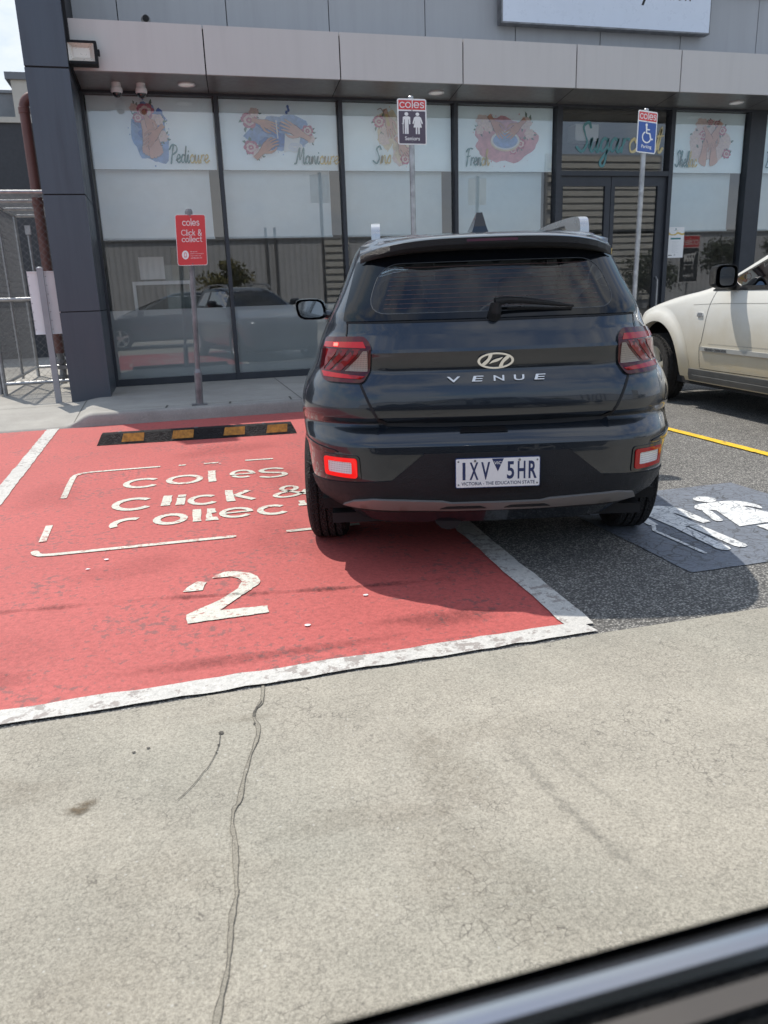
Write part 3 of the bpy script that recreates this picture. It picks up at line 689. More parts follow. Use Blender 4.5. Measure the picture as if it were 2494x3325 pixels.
def foot(b, fr, heel, toe, n, side=1, m=3):
    w = np.array(heel, float); k = np.array(toe, float); d = k-w; L = np.linalg.norm(d); d /= L; q = np.array([-d[1], d[0]])*side
    P = lambda a, c: tuple(w+d*a*L+q*c*L)
    for off, mm, g in ((0, 2, 1.0), (.0012, m, .9)):
        b.poly(fr, catmull([P(-.35, -.17*g), P(.0, -.19*g), P(.4, -.24*g), P(.80, -.29*g), P(.9, 0), P(.86, .24*g), P(.4, .20*g), P(0, .17*g), P(-.35, .16*g)], 3, True), n+off, mm)
        for i, (c, r, a) in enumerate(((-.21, .095, 1.0), (-.07, .07, 1.01), (.04, .062, .98), (.135, .056, .94), (.215, .05, .88))):
            b.ribbon(fr, [P(a-.2, c), P(a, c)], [L*r*1.9*g, L*r*2.1*g], n+off+.0002*(i+1), mm)
# handwriting strokes (x-height 1)
SG = {'P': ([[(.25, -.1), (.42, 1), (.62, 2)], [(.0, 1.55), (.45, 2.1), (1.1, 1.95), (1.1, 1.35), (.5, .95)]], 1.05),
      'e': ([[(0, .3), (.55, .6), (.5, .95), (.25, .9), (.1, .4), (.35, .02), (.8, .3)]], .74), 'd': ([[(.6, .8), (.3, .95), (.05, .5), (.2, .05), (.5, .3), (.8, 2.0), (.62, .4), (.75, .05), (.95, .3)]], .9),
      'i': ([[(0, .3), (.2, .95), (.15, .2), (.3, 0), (.5, .3)], [(.26, 1.35), (.28, 1.42)]], .45), 'c': ([[(.60, .72), (.42, .95), (.12, .62), (.2, .1), (.48, .03), (.78, .28)]], .72),
      'u': ([[(0, .3), (.15, .95), (.12, .2), (.3, 0), (.55, .4), (.65, .95), (.62, .2), (.75, 0), (.95, .3)]], .9), 'r': ([[(.12, 0), (.18, .98)], [(.18, .55), (.36, .92), (.62, .92)]], .66),
      'M': ([[(-.1, 0), (.15, .1), (.35, .9), (.62, 2), (.7, .4), (1.22, 2), (1.25, .3), (1.42, 0), (1.62, .3)]], 1.55), 'a': ([[(.6, .8), (.3, .95), (.05, .5), (.2, .02), (.5, .3), (.65, .95), (.6, .2), (.75, 0), (.95, .3)]], .9),
      'n': ([[(0, .0), (.15, .95), (.14, .0), (.35, .8), (.55, .95), (.6, .2), (.75, 0), (.92, .3)]], .86), 'S': ([[(1.0, 1.7), (.78, 2.05), (.4, 1.75), (.6, 1.2), (.82, .6), (.5, 0), (0, .3)]], 1.05),
      's': ([[(0, .3), (.35, 1.0), (.5, .5), (.4, .05), (.1, .1)]], .6), 'F': ([[(.2, -.1), (.42, 1.2), (.55, 1.95)], [(0, 1.65), (.4, 2.05), (1.2, 2.05)], [(.2, 1.05), (.9, 1.15)]], .95),
      'h': ([[(0, .3), (.4, 1.5), (.4, 2.0), (.2, 1.7), (.14, 0), (.35, .8), (.55, .9), (.6, .2), (.75, 0), (.92, .3)]], .86), 'l': ([[(0, .3), (.4, 1.5), (.35, 2.0), (.15, 1.6), (.15, .2), (.3, 0), (.5, .3)]], .45),
      'g': ([[(.6, .8), (.3, .95), (.05, .5), (.2, .02), (.5, .3), (.65, .95), (.55, -.8), (.25, -1.0), (.2, -.6), (.9, .3)]], .86), 't': ([[(0, .3), (.28, 1.8), (.2, .2), (.35, 0), (.55, .3)], [(0, 1.15), (.5, 1.2)]], .5),
      'o': ([[(.5, .9), (.15, .85), (.05, .4), (.3, .02), (.6, .3), (.55, .85), (.45, .9), (.85, .8)]], .8),
      'D': ([[(.3, 1.9), (.35, .9), (.25, 0), (.9, .2), (1.2, 1.1), (.8, 1.9), (.1, 2.0)]], 1.25)}
def script(b, fr, body, x0, x1, y0, h, n, split, m1=11, m2=12, wt=.155):
    adv = sum(SG[c][1] for c in body); sx = (x1-x0)/(adv*h); x = x0; j = 0
    for i, c in enumerate(body):
        for st in SG[c][0]:
            P = catmull(st, 5); K = len(P)
            pts = [(x+(p[0]+p[1]*.10)*h*sx, y0+p[1]*h) for p in P]
            w = [wt*h*(.55+.75*abs(math.sin(PI*(.15+.7*q/K)*2))) for q in range(K)]
            b.ribbon(fr, pts, w, n+.0001*j, m1 if i < split else m2); j += 1
        x += SG[c][1]*h*sx
F = wallf(YG)
def art_pedicure(b, fr):
    splash(b, fr, .055, 3.42, .23, .36, .002, 4, 5, 11)
    for x, y, r, s in ((.02, 3.70, .10, 1), (.16, 3.60, .075, 2), (-.08, 3.62, .06, 3), (.20, 3.40, .075, 4), (.13, 3.30, .05, 5), (-.12, 3.74, .05, 8)): flower(b, fr, x, y, r, .005, s, 7 if s % 2 else 8)
    foot(b, fr, (.01, 3.48), (.02, 3.17), .0105, -1); foot(b, fr, (.09, 3.48), (.12, 3.16), .0125, 1)
    hand(b, fr, (.03, 3.62), (.07, 3.50), .0155, .5, 1., 1, 1); hand(b, fr, (.16, 3.46), (.06, 3.36), .018, .45, .9, 1, -1)
def art_manicure(b, fr):
    splash(b, fr, 1.80, 3.47, .40, .24, .002, 4, 5, 21)
    for x, y, r, s in ((1.38, 3.62, .10, 1), (1.45, 3.72, .06, 2), (1.38, 3.28, .09, 3), (1.46, 3.20, .07, 4), (2.18, 3.50, .075, 5), (2.22, 3.40, .055, 6)): flower(b, fr, x, y, r, .005, s, 7 if s % 2 else 8)
    for x, y in ((1.92, 3.80), (1.93, 3.76), (1.90, 3.73)): b.disc(fr, x, y, .018, .025, .005, 5, seg=10)
    b.poly(fr, [(1.83, 3.22), (2.04, 3.28), (2.08, 3.44), (1.86, 3.46)], .0105, 13); blob(b, fr, 1.99, 3.29, .11, .07, .0108, 13, 3, 30, .05)
    for q in (.085, .06, .035): b.ribbon(fr, [(1.99+q*math.cos(a), 3.29+q*.62*math.sin(a)) for a in np.linspace(0, 6.2, 24)], .004, .0112, 4)
    hand(b, fr, (1.52, 3.60), (1.66, 3.56), .012, .4, 1., 1, -1, -.15); hand(b, fr, (2.10, 3.45), (1.95, 3.53), .0145, .5, 1., 3, 1, .1); hand(b, fr, (1.52, 3.22), (1.64, 3.33), .017, .4, .8, 1, -1, -.3)
    b.ribbon(fr, [(1.745, 3.62), (1.755, 3.40)], .018, .0205, 13)
def art_sns(b, fr):
    splash(b, fr, 3.35, 3.55, .16, .25, .002, 10, 8, 31); splash(b, fr, 3.55, 3.28, .14, .22, .0024, 8, 10, 32)
    for x, y, r, s in ((3.22, 3.64, .08, 1), (3.30, 3.55, .06, 2), (3.60, 3.15, .07, 3), (3.50, 3.42, .06, 4), (3.66, 3.26, .05, 5)): flower(b, fr, x, y, r, .005, s, 7 if s % 2 else 8)
    hand(b, fr, (3.34, 3.70), (3.38, 3.56), .0105, .5, 1., 3, 1); hand(b, fr, (3.52, 3.36), (3.60, 3.26), .013, .5, .9, 3, -1)
    b.ribbon(fr, [(3.33, 3.72), (3.36, 3.60)], .045, .0155, 12); b.ribbon(fr, catmull([(3.2, 3.79), (3.25, 3.81), (3.28, 3.77), (3.32, 3.80)], 5), .008, .0155, 2)
def art_french(b, fr):
    splash(b, fr, 5.17, 3.43, .46, .33, .002, 6, 7, 41); blob(b, fr, 5.15, 3.38, .42, .22, .0026, 6, 43)
    for x, y, r, s in ((4.80, 3.68, .09, 2), (4.90, 3.60, .07, 4), (4.76, 3.56, .06, 6), (5.50, 3.66, .09, 8), (5.56, 3.52, .07, 2), (5.42, 3.38, .075, 1), (5.30, 3.29, .06, 3), (5.36, 3.44, .05, 5)): flower(b, fr, x, y, r, .005, s, 8 if s % 2 == 0 else 7)
    b.disc(fr, 5.17, 3.41, .24, .14, .0105, 10, seg=32); b.disc(fr, 5.17, 3.425, .23, .13, .0109, 13, seg=32); b.disc(fr, 5.17, 3.42, .20, .105, .0112, 4, seg=30)
    hand(b, fr, (4.97, 3.67), (5.06, 3.55), .012, .5, .9, 1, 1, .1); hand(b, fr, (5.40, 3.64), (5.28, 3.54), .0145, .5, .9, 1, -1, -.1)
def art_shellac(b, fr):
    blob(b, fr, 8.73, 3.45, .34, .32, .002, 8, 51)
    for x, y, r, s in ((8.56, 3.70, .10, 2), (8.48, 3.50, .11, 4), (8.60, 3.55, .07, 5), (9.02, 3.45, .10, 6), (8.95, 3.62, .07, 1), (9.06, 3.28, .07, 7), (8.85, 3.72, .05, 1), (8.72, 3.74, .04, 3)): flower(b, fr, x, y, r, .005, s, 8 if s % 2 == 0 else 7)
    foot(b, fr, (8.64, 3.38), (8.60, 3.12), .0105, -1); foot(b, fr, (8.80, 3.38), (8.83, 3.12), .0125, 1)
    hand(b, fr, (8.85, 3.62), (8.76, 3.46), .0155, .45, 1., 3, 1); hand(b, fr, (8.66, 3.58), (8.74, 3.45), .018, .45, .9, 3, -1)
bays = [(-.73, .94, art_pedicure, ('Pedicure', .27, .79, 3.075, .105, 4)), (.94, 2.64, art_manicure, ('Manicure', 1.98, 2.60, 3.075, .105, 4)),
        (2.64, 4.35, art_sns, ('Sns', 3.11, 3.38, 3.09, .11, 1)), (4.35, 6.0, art_french, ('French', 4.53, 4.90, 3.075, .11, 4)),
        (7.97, 9.39, art_shellac, ('Shellac', 8.10, 8.50, 3.08, .115, 4)), (9.69, 11.3, None, ('Du', 9.80, 10.1, 3.08, .115, 2)), (11.3, 12.9, None, None), (12.9, 14.5, None, None)]
mull = [(-.765, -.73), (.915, .965), (2.615, 2.665), (4.325, 4.375), (5.965, 6.05), (7.93, 8.0), (9.39, 9.69), (11.27, 11.33), (12.87, 12.93), (14.47, 14.53)]
b = MB()
for i, (x0, x1) in enumerate(mull): b.b2(x0, x1, 11.52, 11.68, .14, HEAD+.03)
b.b2(-.765, 14.5, 11.525, 11.675, HEAD, 3.93)
for i in range(len(mull)-1):
    x0, x1 = mull[i][1], mull[i+1][0]
    if i == 4: b.b2(x0, x1, 11.525, 11.675, 2.925, 2.995)
    else: b.b2(x0, x1, 11.53, 11.67, .142, .235)
inshop(b).build('window_frame', m_fram, shop)
prev = -.73
for i, (x0, x1, art, wd) in enumerate(bays):
    a0 = x0+.025; a1 = x1-.025
    if i == 0: a0 = x0
    if i == 3: a1 = 5.965
    if i == 4: a0 = 8.0; a1 = 9.39
    if i == 5: a0 = 9.69
    b = MB(); b.rect(wallf(YG+.005), a0, a1, .235, HEAD); w = inshop(b).build('window', m_glass, shop)
    b = MB(); fr = wallf(YG+.045); b.rect(fr, a0+.02, a1-.02, 2.99, HEAD-.005, 0, 0, .002)
    if art: art(b, fr)
    if wd: script(b, fr, wd[0], *wd[1:5], .0225, wd[5])
    inshop(b).build('printed_poster', PM, w)
    b = MB(); b.rect(wallf(YG+.16), a0+.02, a1-(.13 if i < 5 else .12), 2.13, 3.0, 0, 0, .004); b.b2(a0+.02, a1-.12, YG+.15, YG+.17, 2.105, 2.13)
    inshop(b).build('roller_blind', m_blind, w)
    if i < 4:
        b = MB(); b.rect(wallf(YG+.012), a0, a1, .235, 1.17, 0, 0, .001); inshop(b).build('frosted_film', m_frost, w)
# double door with transom
b = MB(); fr = wallf(YG+.005); b.rect(fr, 6.05, 7.93, 2.995, HEAD); w = inshop(b).build('transom_window', m_glass, shop)
b = MB(); script(b, wallf(YG-.002), 'Sugarcoat', 6.33, 7.82, 3.28, .20, 0, 5, 0, 1, .165)
inshop(b).build('shop_lettering', [M('pale teal lettering', (.10, .27, .29), .5, var=0), M('pale gold lettering', (.72, .62, .34), .5, var=0)], w)
for (x0, x1, g0, g1, lab) in ((6.05, 6.935, 6.11, 6.84, 0), (6.945, 7.93, 7.01, 7.78, 1)):
    b = MB(); fr = wallf(YG-.03)
    b.poly(fr, [(x0, .15), (x1, .15), (x1, 2.925), (x0, 2.925)], 0, 0, .05, holes=[[(g0, .4), (g0, 2.78), (g1, 2.78), (g1, .4)]])
    d = inshop(b).build('door', m_fram, shop)
    b = MB(); b.rect(wallf(YG+.0), g0, g1, .4, 2.78); inshop(b).build('door_glass', m_glass, d)
    if lab == 1:
        b = MB(); fr = wallf(YG-.032); b.rect(fr, 6.952, 7.005, 1.42, 1.86, .001, 0, .001)
        for q, ch in enumerate('PUSH'): b.text(fr, ch, 6.966, 6.992, 1.765-q*.09, 1.825-q*.09, .002, 1)
        inshop(b).build('push_plate', [M('brass plate', (.55, .40, .14), .4, metal=.3, var=.05), m_black], d)
    b = MB(); xx = 6.90 if lab == 0 else 7.83
    b.tube([(xx, YG-.035, .9), (xx, YG-.09, .95), (xx, YG-.09, 1.35), (xx, YG-.035, 1.4)], .014); inshop(b).build('handle', m_galv, d)
# inside of the shop
b = MB()
V = [(-1, 11.8, .14), (16, 11.8, .14), (16, 17.5, .14), (-1, 17.5, .14), (-1, 11.8, 3.85), (16, 11.8, 3.85), (16, 17.5, 3.85), (-1, 17.5, 3.85)]
b.add(V, [(0, 1, 2, 3), (3, 2, 6, 7), (0, 3, 7, 4), (1, 5, 6, 2), (4, 7, 6, 5)])
inshop(b).build('interior', m_int, shop)
disp = MB()
for x0, x1, z0, z1 in ((-.42, -.375, .3, 1.57), (.40, .445, .3, 1.57), (-.375, .40, 1.52, 1.57)): disp.b2(x0, x1, 12.42, 12.47, z0, z1)
tag(disp.build('display_frame', m_white), 'white metal frame standing inside the leftmost shop window', 'frame')
b = MB(); b.b2(-.30, .06, 12.55, 12.57, 1.60, 1.92); tag(b.build('paper_board', m_swhite), 'white blank board propped above the frame inside the window', 'board')
b = MB(); b.b2(.06, .48, 12.6, 12.9, .14, 1.80); tag(b.build('cabinet', M('grey green cabinet', (.22, .25, .235), .5)), 'grey green cabinet beside the white board inside the window', 'cabinet')
b = MB(); b.rbox(6.80, 7.22, 12.5, 12.75, 3.60, 3.92, .03, 0, 'y'); b.b2(6.86, 7.16, 12.49, 12.5, 3.66, 3.80)
tag(b.build('ceiling_unit', m_swhite), 'white box unit hanging behind the glass above the door lettering', 'ceiling unit')
# notice on the window right of the door
b = MB(); fr = wallf(YG-.004); b.rect(fr, 8.02, 8.34, 1.69, 2.165, 0, 0, .002)
b.ribbon(fr, catmull([(8.02, 2.09), (8.09, 2.05), (8.17, 2.05), (8.22, 2.075), (8.29, 2.055), (8.34, 2.06)], 6), [.03, .035, .04, .035, .03, .025, .015, .02, .02, .015, .02, .025, .025, .02, .02]+[.03]*16, .001, 2, cap=False)
b.rect(fr, 8.09, 8.28, 1.975, 2.0, .001, 1); b.disc(fr, 8.18, 2.135, .012, n=.001, m=1); b.text(fr, 'Sugar', 8.14, 8.18, 2.105, 2.12, .001, 1); b.text(fr, 'coat', 8.185, 8.22, 2.105, 2.12, .001, 2)
for q in range(10): b.rect(fr, 8.12, 8.25-(q % 3)*.02, 1.94-q*.019, 1.943-q*.019, .001, 3)
b.rect(fr, 8.06, 8.13, 1.725, 1.735, .001, 4); b.disc(fr, 8.18, 1.735, .011, n=.001, m=4, hole=.004)
tag(b.build('window_notice', [m_swhite, m_teal, m_gold, M('print grey', (.5, .52, .53), .5, var=0), m_black]), 'white paper notice with gold ribbon and teal bar on the glass right of the door', 'notice')
# shop sign above
b = MB(); b.b2(5.0, 8.42, 11.42, 11.56, 4.905, 6.2, 1); fr = wallf(11.42); b.rect(fr, 5.02, 8.40, 4.925, 6.18, .002, 0)
b.text(fr, 'Beauty', 6.35, 7.38, 5.235, 5.63, .004, 2); b.text(fr, 'Salon', 7.50, 8.05, 5.325, 5.63, .004, 2)
tag(b.build('shop_sign', [M('sign face', (.62, .67, .75), .3, var=.02), m_galvd, m_black]), 'large white sign box with dark lettering above the fascia', 'sign')

# fittings under and on the fascia
fl = empty('flood_light', (-.615, 10.47, 4.05), 0, 'black framed flood light at the left end of the fascia', 'flood light')
b = MB(); fr = wallf(0)
b.poly(fr, rrpts(-.175, .175, -.13, .13, .015), .02, 0, .09, holes=[[(x, y) for x, y in ((-.14, -.10), (-.14, .10), (.14, .10), (.14, -.10))]]); b.b2(-.17, .17, .03, .07, -.125, .125); b.b2(.175, .20, -.01, .03, -.02, .04); b.b2(-.1, .1, .07, .13, -.02, .02)
b.v = [tuple(Matrix.Rotation(R(-12), 3, 'X') @ Vector(p)) for p in b.v]; b.build('housing', m_black, fl)
b = MB(); V = [(-.14, -.018, -.10), (.14, -.018, -.10), (.14, -.018, .10), (-.14, -.018, .10), (-.09, .028, -.04), (.09, .028, -.04), (.09, .028, .07), (-.09, .028, .07)]
b.add(V, [(0, 1, 5, 4), (1, 2, 6, 5), (2, 3, 7, 6), (3, 0, 4, 7), (4, 5, 6, 7)]); b.v = [tuple(Matrix.Rotation(R(-12), 3, 'X') @ Vector(p)) for p in b.v]; b.build('reflector', M('lamp reflector', (.62, .57, .50), .3, metal=.3, var=.05), fl)
for i, x in enumerate((-.295, .0)):
    c = empty('security_camera', (x, 11.15, 3.912), 0, ['white dome security camera nearer the flood light', 'white dome security camera nearer the round ceiling light'][i], 'security camera', 'dome cameras under the soffit')
    b = MB(); b.lathe([(.0, 0), (.055, 0), (.058, -.05), (.07, -.06), (.072, -.10), (.060, -.115), (0, -.115)], 20); b.build('housing', m_white, c, smooth=40)
    b = MB(); b.lathe([(.055, -.115)]+[(.055*math.cos(R(a)), -.115-.055*math.sin(R(a))) for a in (15, 30, 50, 70, 85)], 18); b.build('dome', M('smoked dome', (.02, .02, .022), .08, var=0, coat=1), c, smooth=60)
for i, x in enumerate((.56, 3.9, 8.75)):
    c = empty('down_light', (x, 11.1, 3.912), 0, ['round white down light beside the dome cameras', 'round white down light behind the seniors sign', 'round white down light above the rightmost printed window'][i], 'down light', 'down lights in the soffit')
    b = MB(); b.lathe([(.105, 0), (.11, -.012), (.095, -.016), (.085, -.004)], 24); b.build('ring', m_white, c, smooth=50)
    b = MB(); b.lathe([(.086, -.006), (.04, -.008), (.0, -.009)], 20); b.build('diffuser', M('lamp diffuser', (.75, .75, .72), .4, var=0, emit=(1, .97, .9), es=.08), c)
rc = empty('roof_camera', (.14, 10.75, 4.42), 0, 'small dark round camera standing on the fascia top', 'camera')
b = MB(); b.lathe([(.0, 0), (.05, 0), (.05, .02), (.02, .03), (.02, .05)], 14); b.lathe([(.0, -.06), (.045, -.055), (.055, -.02), (.05, .03), (.0, .05)], 16, o=(0, 0, .08), axis='y'); b.build('body', m_galvd, rc, smooth=40)
b = MB(); b.lathe([(0, -.064), (.038, -.060), (.04, -.05)], 14, o=(0, 0, .08), axis='y'); b.build('lens', m_black, rc)

# ------------------------------------------------------------------ signs on posts
def post(b, h, r=.03, bend=None):
    b.lathe([(r, .0), (r, h), (r*.6, h+.012), (0, h+.015)], 16)
def coles_word(b, fr, x0, x1, y0, h, n, m): round_text(b, fr, 'coles', x0, y0, h, n, m, wt=.155, fitw=x1-x0)
# red click and collect sign
sg = empty('collect_sign', (.27, 8.93, .14), 0, 'red parking sign with white lettering on a weathered post', 'sign')
b = MB(); b.lathe([(.042, 0), (.042, .36), (.036, .38), (.03, .40)], 16); b.lathe([(.028, .40), (.028, 2.03), (.02, 2.05), (0, 2.055)], 16); b.b2(-.085, .085, -.06, .06, .001, .012); b.lathe([(.04, 2.0), (.04, 2.04), (.028, 2.065), (0, 2.07)], 14)
b.v = [(x+.04*z, y, z) for x, y, z in b.v]; b.build('post', m_galvd, sg, smooth=40)
b = MB(); fr = Fr((.012, -.034, .04), (1, .03, 0), (.04, 0, 1), .95, .975)
b.rrect(fr, -.165, .165, 1.495, 2.02, .025, 0, 1, .003); b.rrect(fr, -.160, .160, 1.50, 2.015, .022, .001, 0)
pl = b.build('panel', [m_sred, m_swhite], sg)
b = MB(); coles_word(b, fr, -.09, .10, 1.905, .052, .002, 0); round_text(b, fr, 'Click', -.105, 1.805, .043, .002, 0, wt=.15, fitw=.150); round_text(b, fr, '&', .073, 1.803, .046, .002, 0, wt=.17, fitw=.045)
round_text(b, fr, 'collect', -.105, 1.738, .043, .002, 0, wt=.15, fitw=.225)
b.disc(fr, -.075, 1.605, .038, .046, .002, 0); b.rrect(fr, -.088, -.062, 1.58, 1.63, .004, .0025, 1); b.rect(fr, -.083, -.067, 1.588, 1.623, .003, 0)
for q, t in enumerate(('On arrival', 'please reverse park', 'your vehicle and', 'call 0466 650 739')): b.text(fr, t, -.02, (.055, .125, .095, .105)[q], 1.632-q*.022, 1.645-q*.022, .002, 0)
b.disc(fr, 0, 2.0, .006, n=.003, m=2); b.disc(fr, .0, 1.512, .006, n=.003, m=2)
b.build('lettering', [m_swhite, m_sred, m_galvd], pl)
def tall_sign(loc, rz, face, label, cat, draw, dz=0, h=3.05):
    t = empty('parking_sign', loc, rz, label, cat, 'bay signs on tall galvanised poles')
    b = MB(); b.lathe([(.045, 0), (.045, .3), (.03, .32)], 14); b.lathe([(.0301, .3), (.0301, h), (.02, h+.01), (0, h+.012)], 16); b.b2(-.08, .08, -.08, .08, .001, .012); b.build('post', m_galv, t, smooth=40)
    b = MB(); fr = Fr((0, -.034, h-.25), (1, 0, 0), (0, 0, 1), .86, .70); b.rrect(fr, -.195, .195, -.335, .325, .03, 0, 1, .003); b.rrect(fr, -.178, .178, -.318, .148, .012, .001, 0); b.rrect(fr, -.178, .178, .168, .302, .008, .001, 2)
    p = b.build('panel', [face, m_swhite, m_sred], t)
    b = MB(); coles_word(b, fr, -.165, .17, .19, .088, .002, 0); draw(b, fr)
    b.disc(fr, 0, .158, .008, n=.004, m=1); b.disc(fr, 0, -.29, .008, n=.004, m=1)
    b.build('lettering', [m_swhite, m_galvd], p)
def seniors(b, fr):
    b.disc(fr, -.075, .105, .026, n=.002); b.poly(fr, [(-.125, .06), (-.105, .072), (-.045, .072), (-.025, .06), (-.025, -.04), (-.042, -.04), (-.046, .03), (-.05, .03), (-.05, -.18), (-.073, -.18), (-.075, -.04), (-.078, -.18), (-.102, -.18), (-.1, .03), (-.105, .03), (-.112, -.04), (-.128, -.04)], .002)
    b.ribbon(fr, [(-.135, -.03), (-.128, -.035), (-.122, -.045), (-.122, -.175)], .009, .002)
    b.disc(fr, .072, .105, .025, n=.002); b.poly(fr, [(.045, .072), (.1, .072), (.12, .055), (.145, -.03), (.128, -.035), (.105, .03), (.13, -.085), (.1, -.085), (.1, -.18), (.08, -.18), (.078, -.085), (.068, -.085), (.066, -.18), (.046, -.18), (.046, -.085), (.016, -.085), (.04, .03), (.018, -.035), (.002, -.03), (.025, .055)], .002)
    b.text(fr, 'Seniors', -.10, .10, -.272, -.215, .002, 0, 0, .012)
def wheelchair(b, fr):
    b.disc(fr, -.02, .105, .024, n=.002)
    b.ribbon(fr, [(-.018, .072), (-.010, -.02), (.055, -.025), (.085, -.115), (.11, -.108)], .03, .002); b.ribbon(fr, [(-.012, .035), (.045, .035)], .02, .0024)
    b.ribbon(fr, [(-.005+.085*math.cos(R(a)), -.085+.085*math.sin(R(a))) for a in range(120, 335, 10)], .022, .0028)
    b.text(fr, 'Parking', -.10, .105, -.275, -.205, .002, 0, 0, .012)
tall_sign((2.84, 8.93, .14), R(0), m_splum, 'plum and white seniors parking sign with two figures on a tall pole', 'sign', seniors, h=3.20)
tall_sign((5.74, 8.93, .14), R(16), m_sblue, 'blue wheelchair parking sign on a tall leaning pole near the white car', 'sign', wheelchair, h=3.15)
bpy.data.objects['parking_sign.001'].rotation_euler = (R(0), R(1.0), R(16))

# ------------------------------------------------------------------ left of the shop
# white sign board seen from behind, on a square post
bs = empty('sign_board', (-1.395, 10.42, fz(-1.395, 10.42)-.005), R(2), 'white metal board seen from behind on a grey square post beside the column', 'sign board')
b = MB(); b.b2(-.035, .035, -.035, .035, 0, 1.60); b.b2(-.038, .038, -.038, .038, 1.60, 1.615); b.lathe([(.036, 1.615), (.02, 1.63), (0, 1.632)], 12); b.build('post', M('grey post paint', (.29, .30, .32), .45, metal=.3, var=.08), bs)
b = MB(); b.b2(-.155, .165, .05, .085, .84, 1.58); b.b2(-.155, .165, .036, .05, .84, .852); b.b2(-.155, .165, .036, .05, 1.568, 1.58)
for x in (-.145, .05, .155):
    for z in np.linspace(.9, 1.52, 7): b.box((x, .047, z), (.008, .006, .008), 1)
b.build('board', [m_white, m_galvd], bs)
# red brown downpipe with bend
dp = empty('down_pipe', (-1.55, 12.35, .1), 0, 'red brown drain pipe with a bend at its top behind the column', 'pipe')
b = MB(); P = [(-.0, 0, .5), (0, 0, 1.5), (0, 0, 3.74)]+[(.16-.16*math.cos(R(a)), 0, 3.74+.16*math.sin(R(a))) for a in range(15, 95, 15)]+[(.5, 0, 3.9)]
b.tube(P, .068, 16); 
for z in (1.55, 2.55, 3.72): b.lathe([(.068, z-.04), (.076, z-.035), (.076, z+.035), (.068, z+.04)], 16)
b.build('pipe', m_brown, dp, smooth=40)
b = MB(); b.tube([(.0, 0, .06), (.02, 0, .3), (0, 0, .55)], .05, 10); b.lathe([(.075, .12), (.08, .13), (.08, .17), (.075, .18)], 12); b.lathe([(.07, .34), (.075, .35), (.075, .40), (.07, .41)], 12); b.box((.04, -.08, .3), (.16, .05, .05)); b.build('valve', m_galvd, dp)
b = MB(); b.tube([(-.18, 0, 1.2), (-.18, 0, 2.15)], .02, 8); b.box((-.18, 0, 2.2), (.07, .06, .12)); b.build('gauge_pipe', m_galv, dp)
# chain link enclosure
fe = empty('chain_link_cage', (-2.24, 11.72, .09), 0, 'galvanised chain link cage with gate frames left of the column', 'fence')
b = MB()
def pipe(p, q, r=.024, m=0): b.tube([p, q], r, 8, m)
pipe((0, 0, 0), (0, 0, 2.66), .032); pipe((0, 3.0, 0), (0, 3.0, 2.66), .028); pipe((0, 1.5, .1), (0, 1.5, 2.6), .022); pipe((-.06, 0, .02), (-.06, .02, 2.4), .03)
for z in (.16, 1.28, 2.63): pipe((0, 0, z), (1.0, 0, z)); pipe((0, 0, z), (0, 3.0, z))
pipe((0, 3.0, .16), (1.2, 3.0, .16)); pipe((0, 3.0, 2.63), (1.2, 3.0, 2.63)); pipe((0, 1.0, 2.63), (1.1, 1.0, 2.63)); pipe((0, 2.0, 2.63), (1.1, 2.0, 2.63)); pipe((0, 0, .16), (0.0, 0.0, .17)); pipe((.55, 3.0, .16), (.55, 3.0, 2.6), .02)
b.build('frame', m_galv, fe, smooth=40)
def chain(fr, w, h, y0, a=.045, r=.0025):
    b = MB(); n = int(w/a); K = int((h-y0)/a)
    for i in range(n):
        b.tube([fr(i*a+a*1.04*((i+j) % 2), y0+j*a, .004 if (i+j) % 2 else -.004) for j in range(K+1)], r, 3, cap=False)
    return b
m_wire = M('chain wire', (.20, .20, .20), .5, metal=.3, var=.2, vs=20)
chain(Fr((0, 0, 0), (1, 0, 0), (0, 0, 1)), 1.0, 2.63, .16).build('front_mesh', m_wire, fe)
chain(Fr((0, 0, 0), (0, 1, 0), (0, 0, 1)), 3.0, 2.63, .16).build('side_mesh', m_wire, fe)
chain(Fr((0, 0, 2.63), (1, 0, 0), (0, 1, 0)), 1.0, 3.0, .0).build('roof_mesh', m_wire, fe)
# buildings behind on the left
lb = empty('service_building', (-5, 20, 0), 0, 'dark grey service building with cream parapet left of the column', 'building')
b = MB(); b.b2(-9, 4.0, 0, 6, 0, 5.15); b.build('wall', M('service wall grey', (.045, .047, .052), .7, var=.06), lb)
b = MB(); b.b2(2.3, 4.02, -.02, 6, 5.25, 6.0); b.b2(-9, 4.02, -.05, .1, 5.15, 5.26); b.build('parapet', M('cream render', (.48, .45, .39), .7, var=.05), lb)
b = MB(); b.b2(2.2, 4.05, -.08, 6, 6.0, 6.14); b.build('parapet_cap', M('zinc cap', (.15, .155, .165), .5, metal=.3, var=.05), lb)
b = MB(); b.b2(-9, 2.28, 1.2, 6, 5.27, 6.0); b.b2(-9, 2.28, 1.15, 6, 6.0, 6.06); b.build('rear_wall', M('rear wall grey', (.24, .25, .26), .7, var=.05), lb)
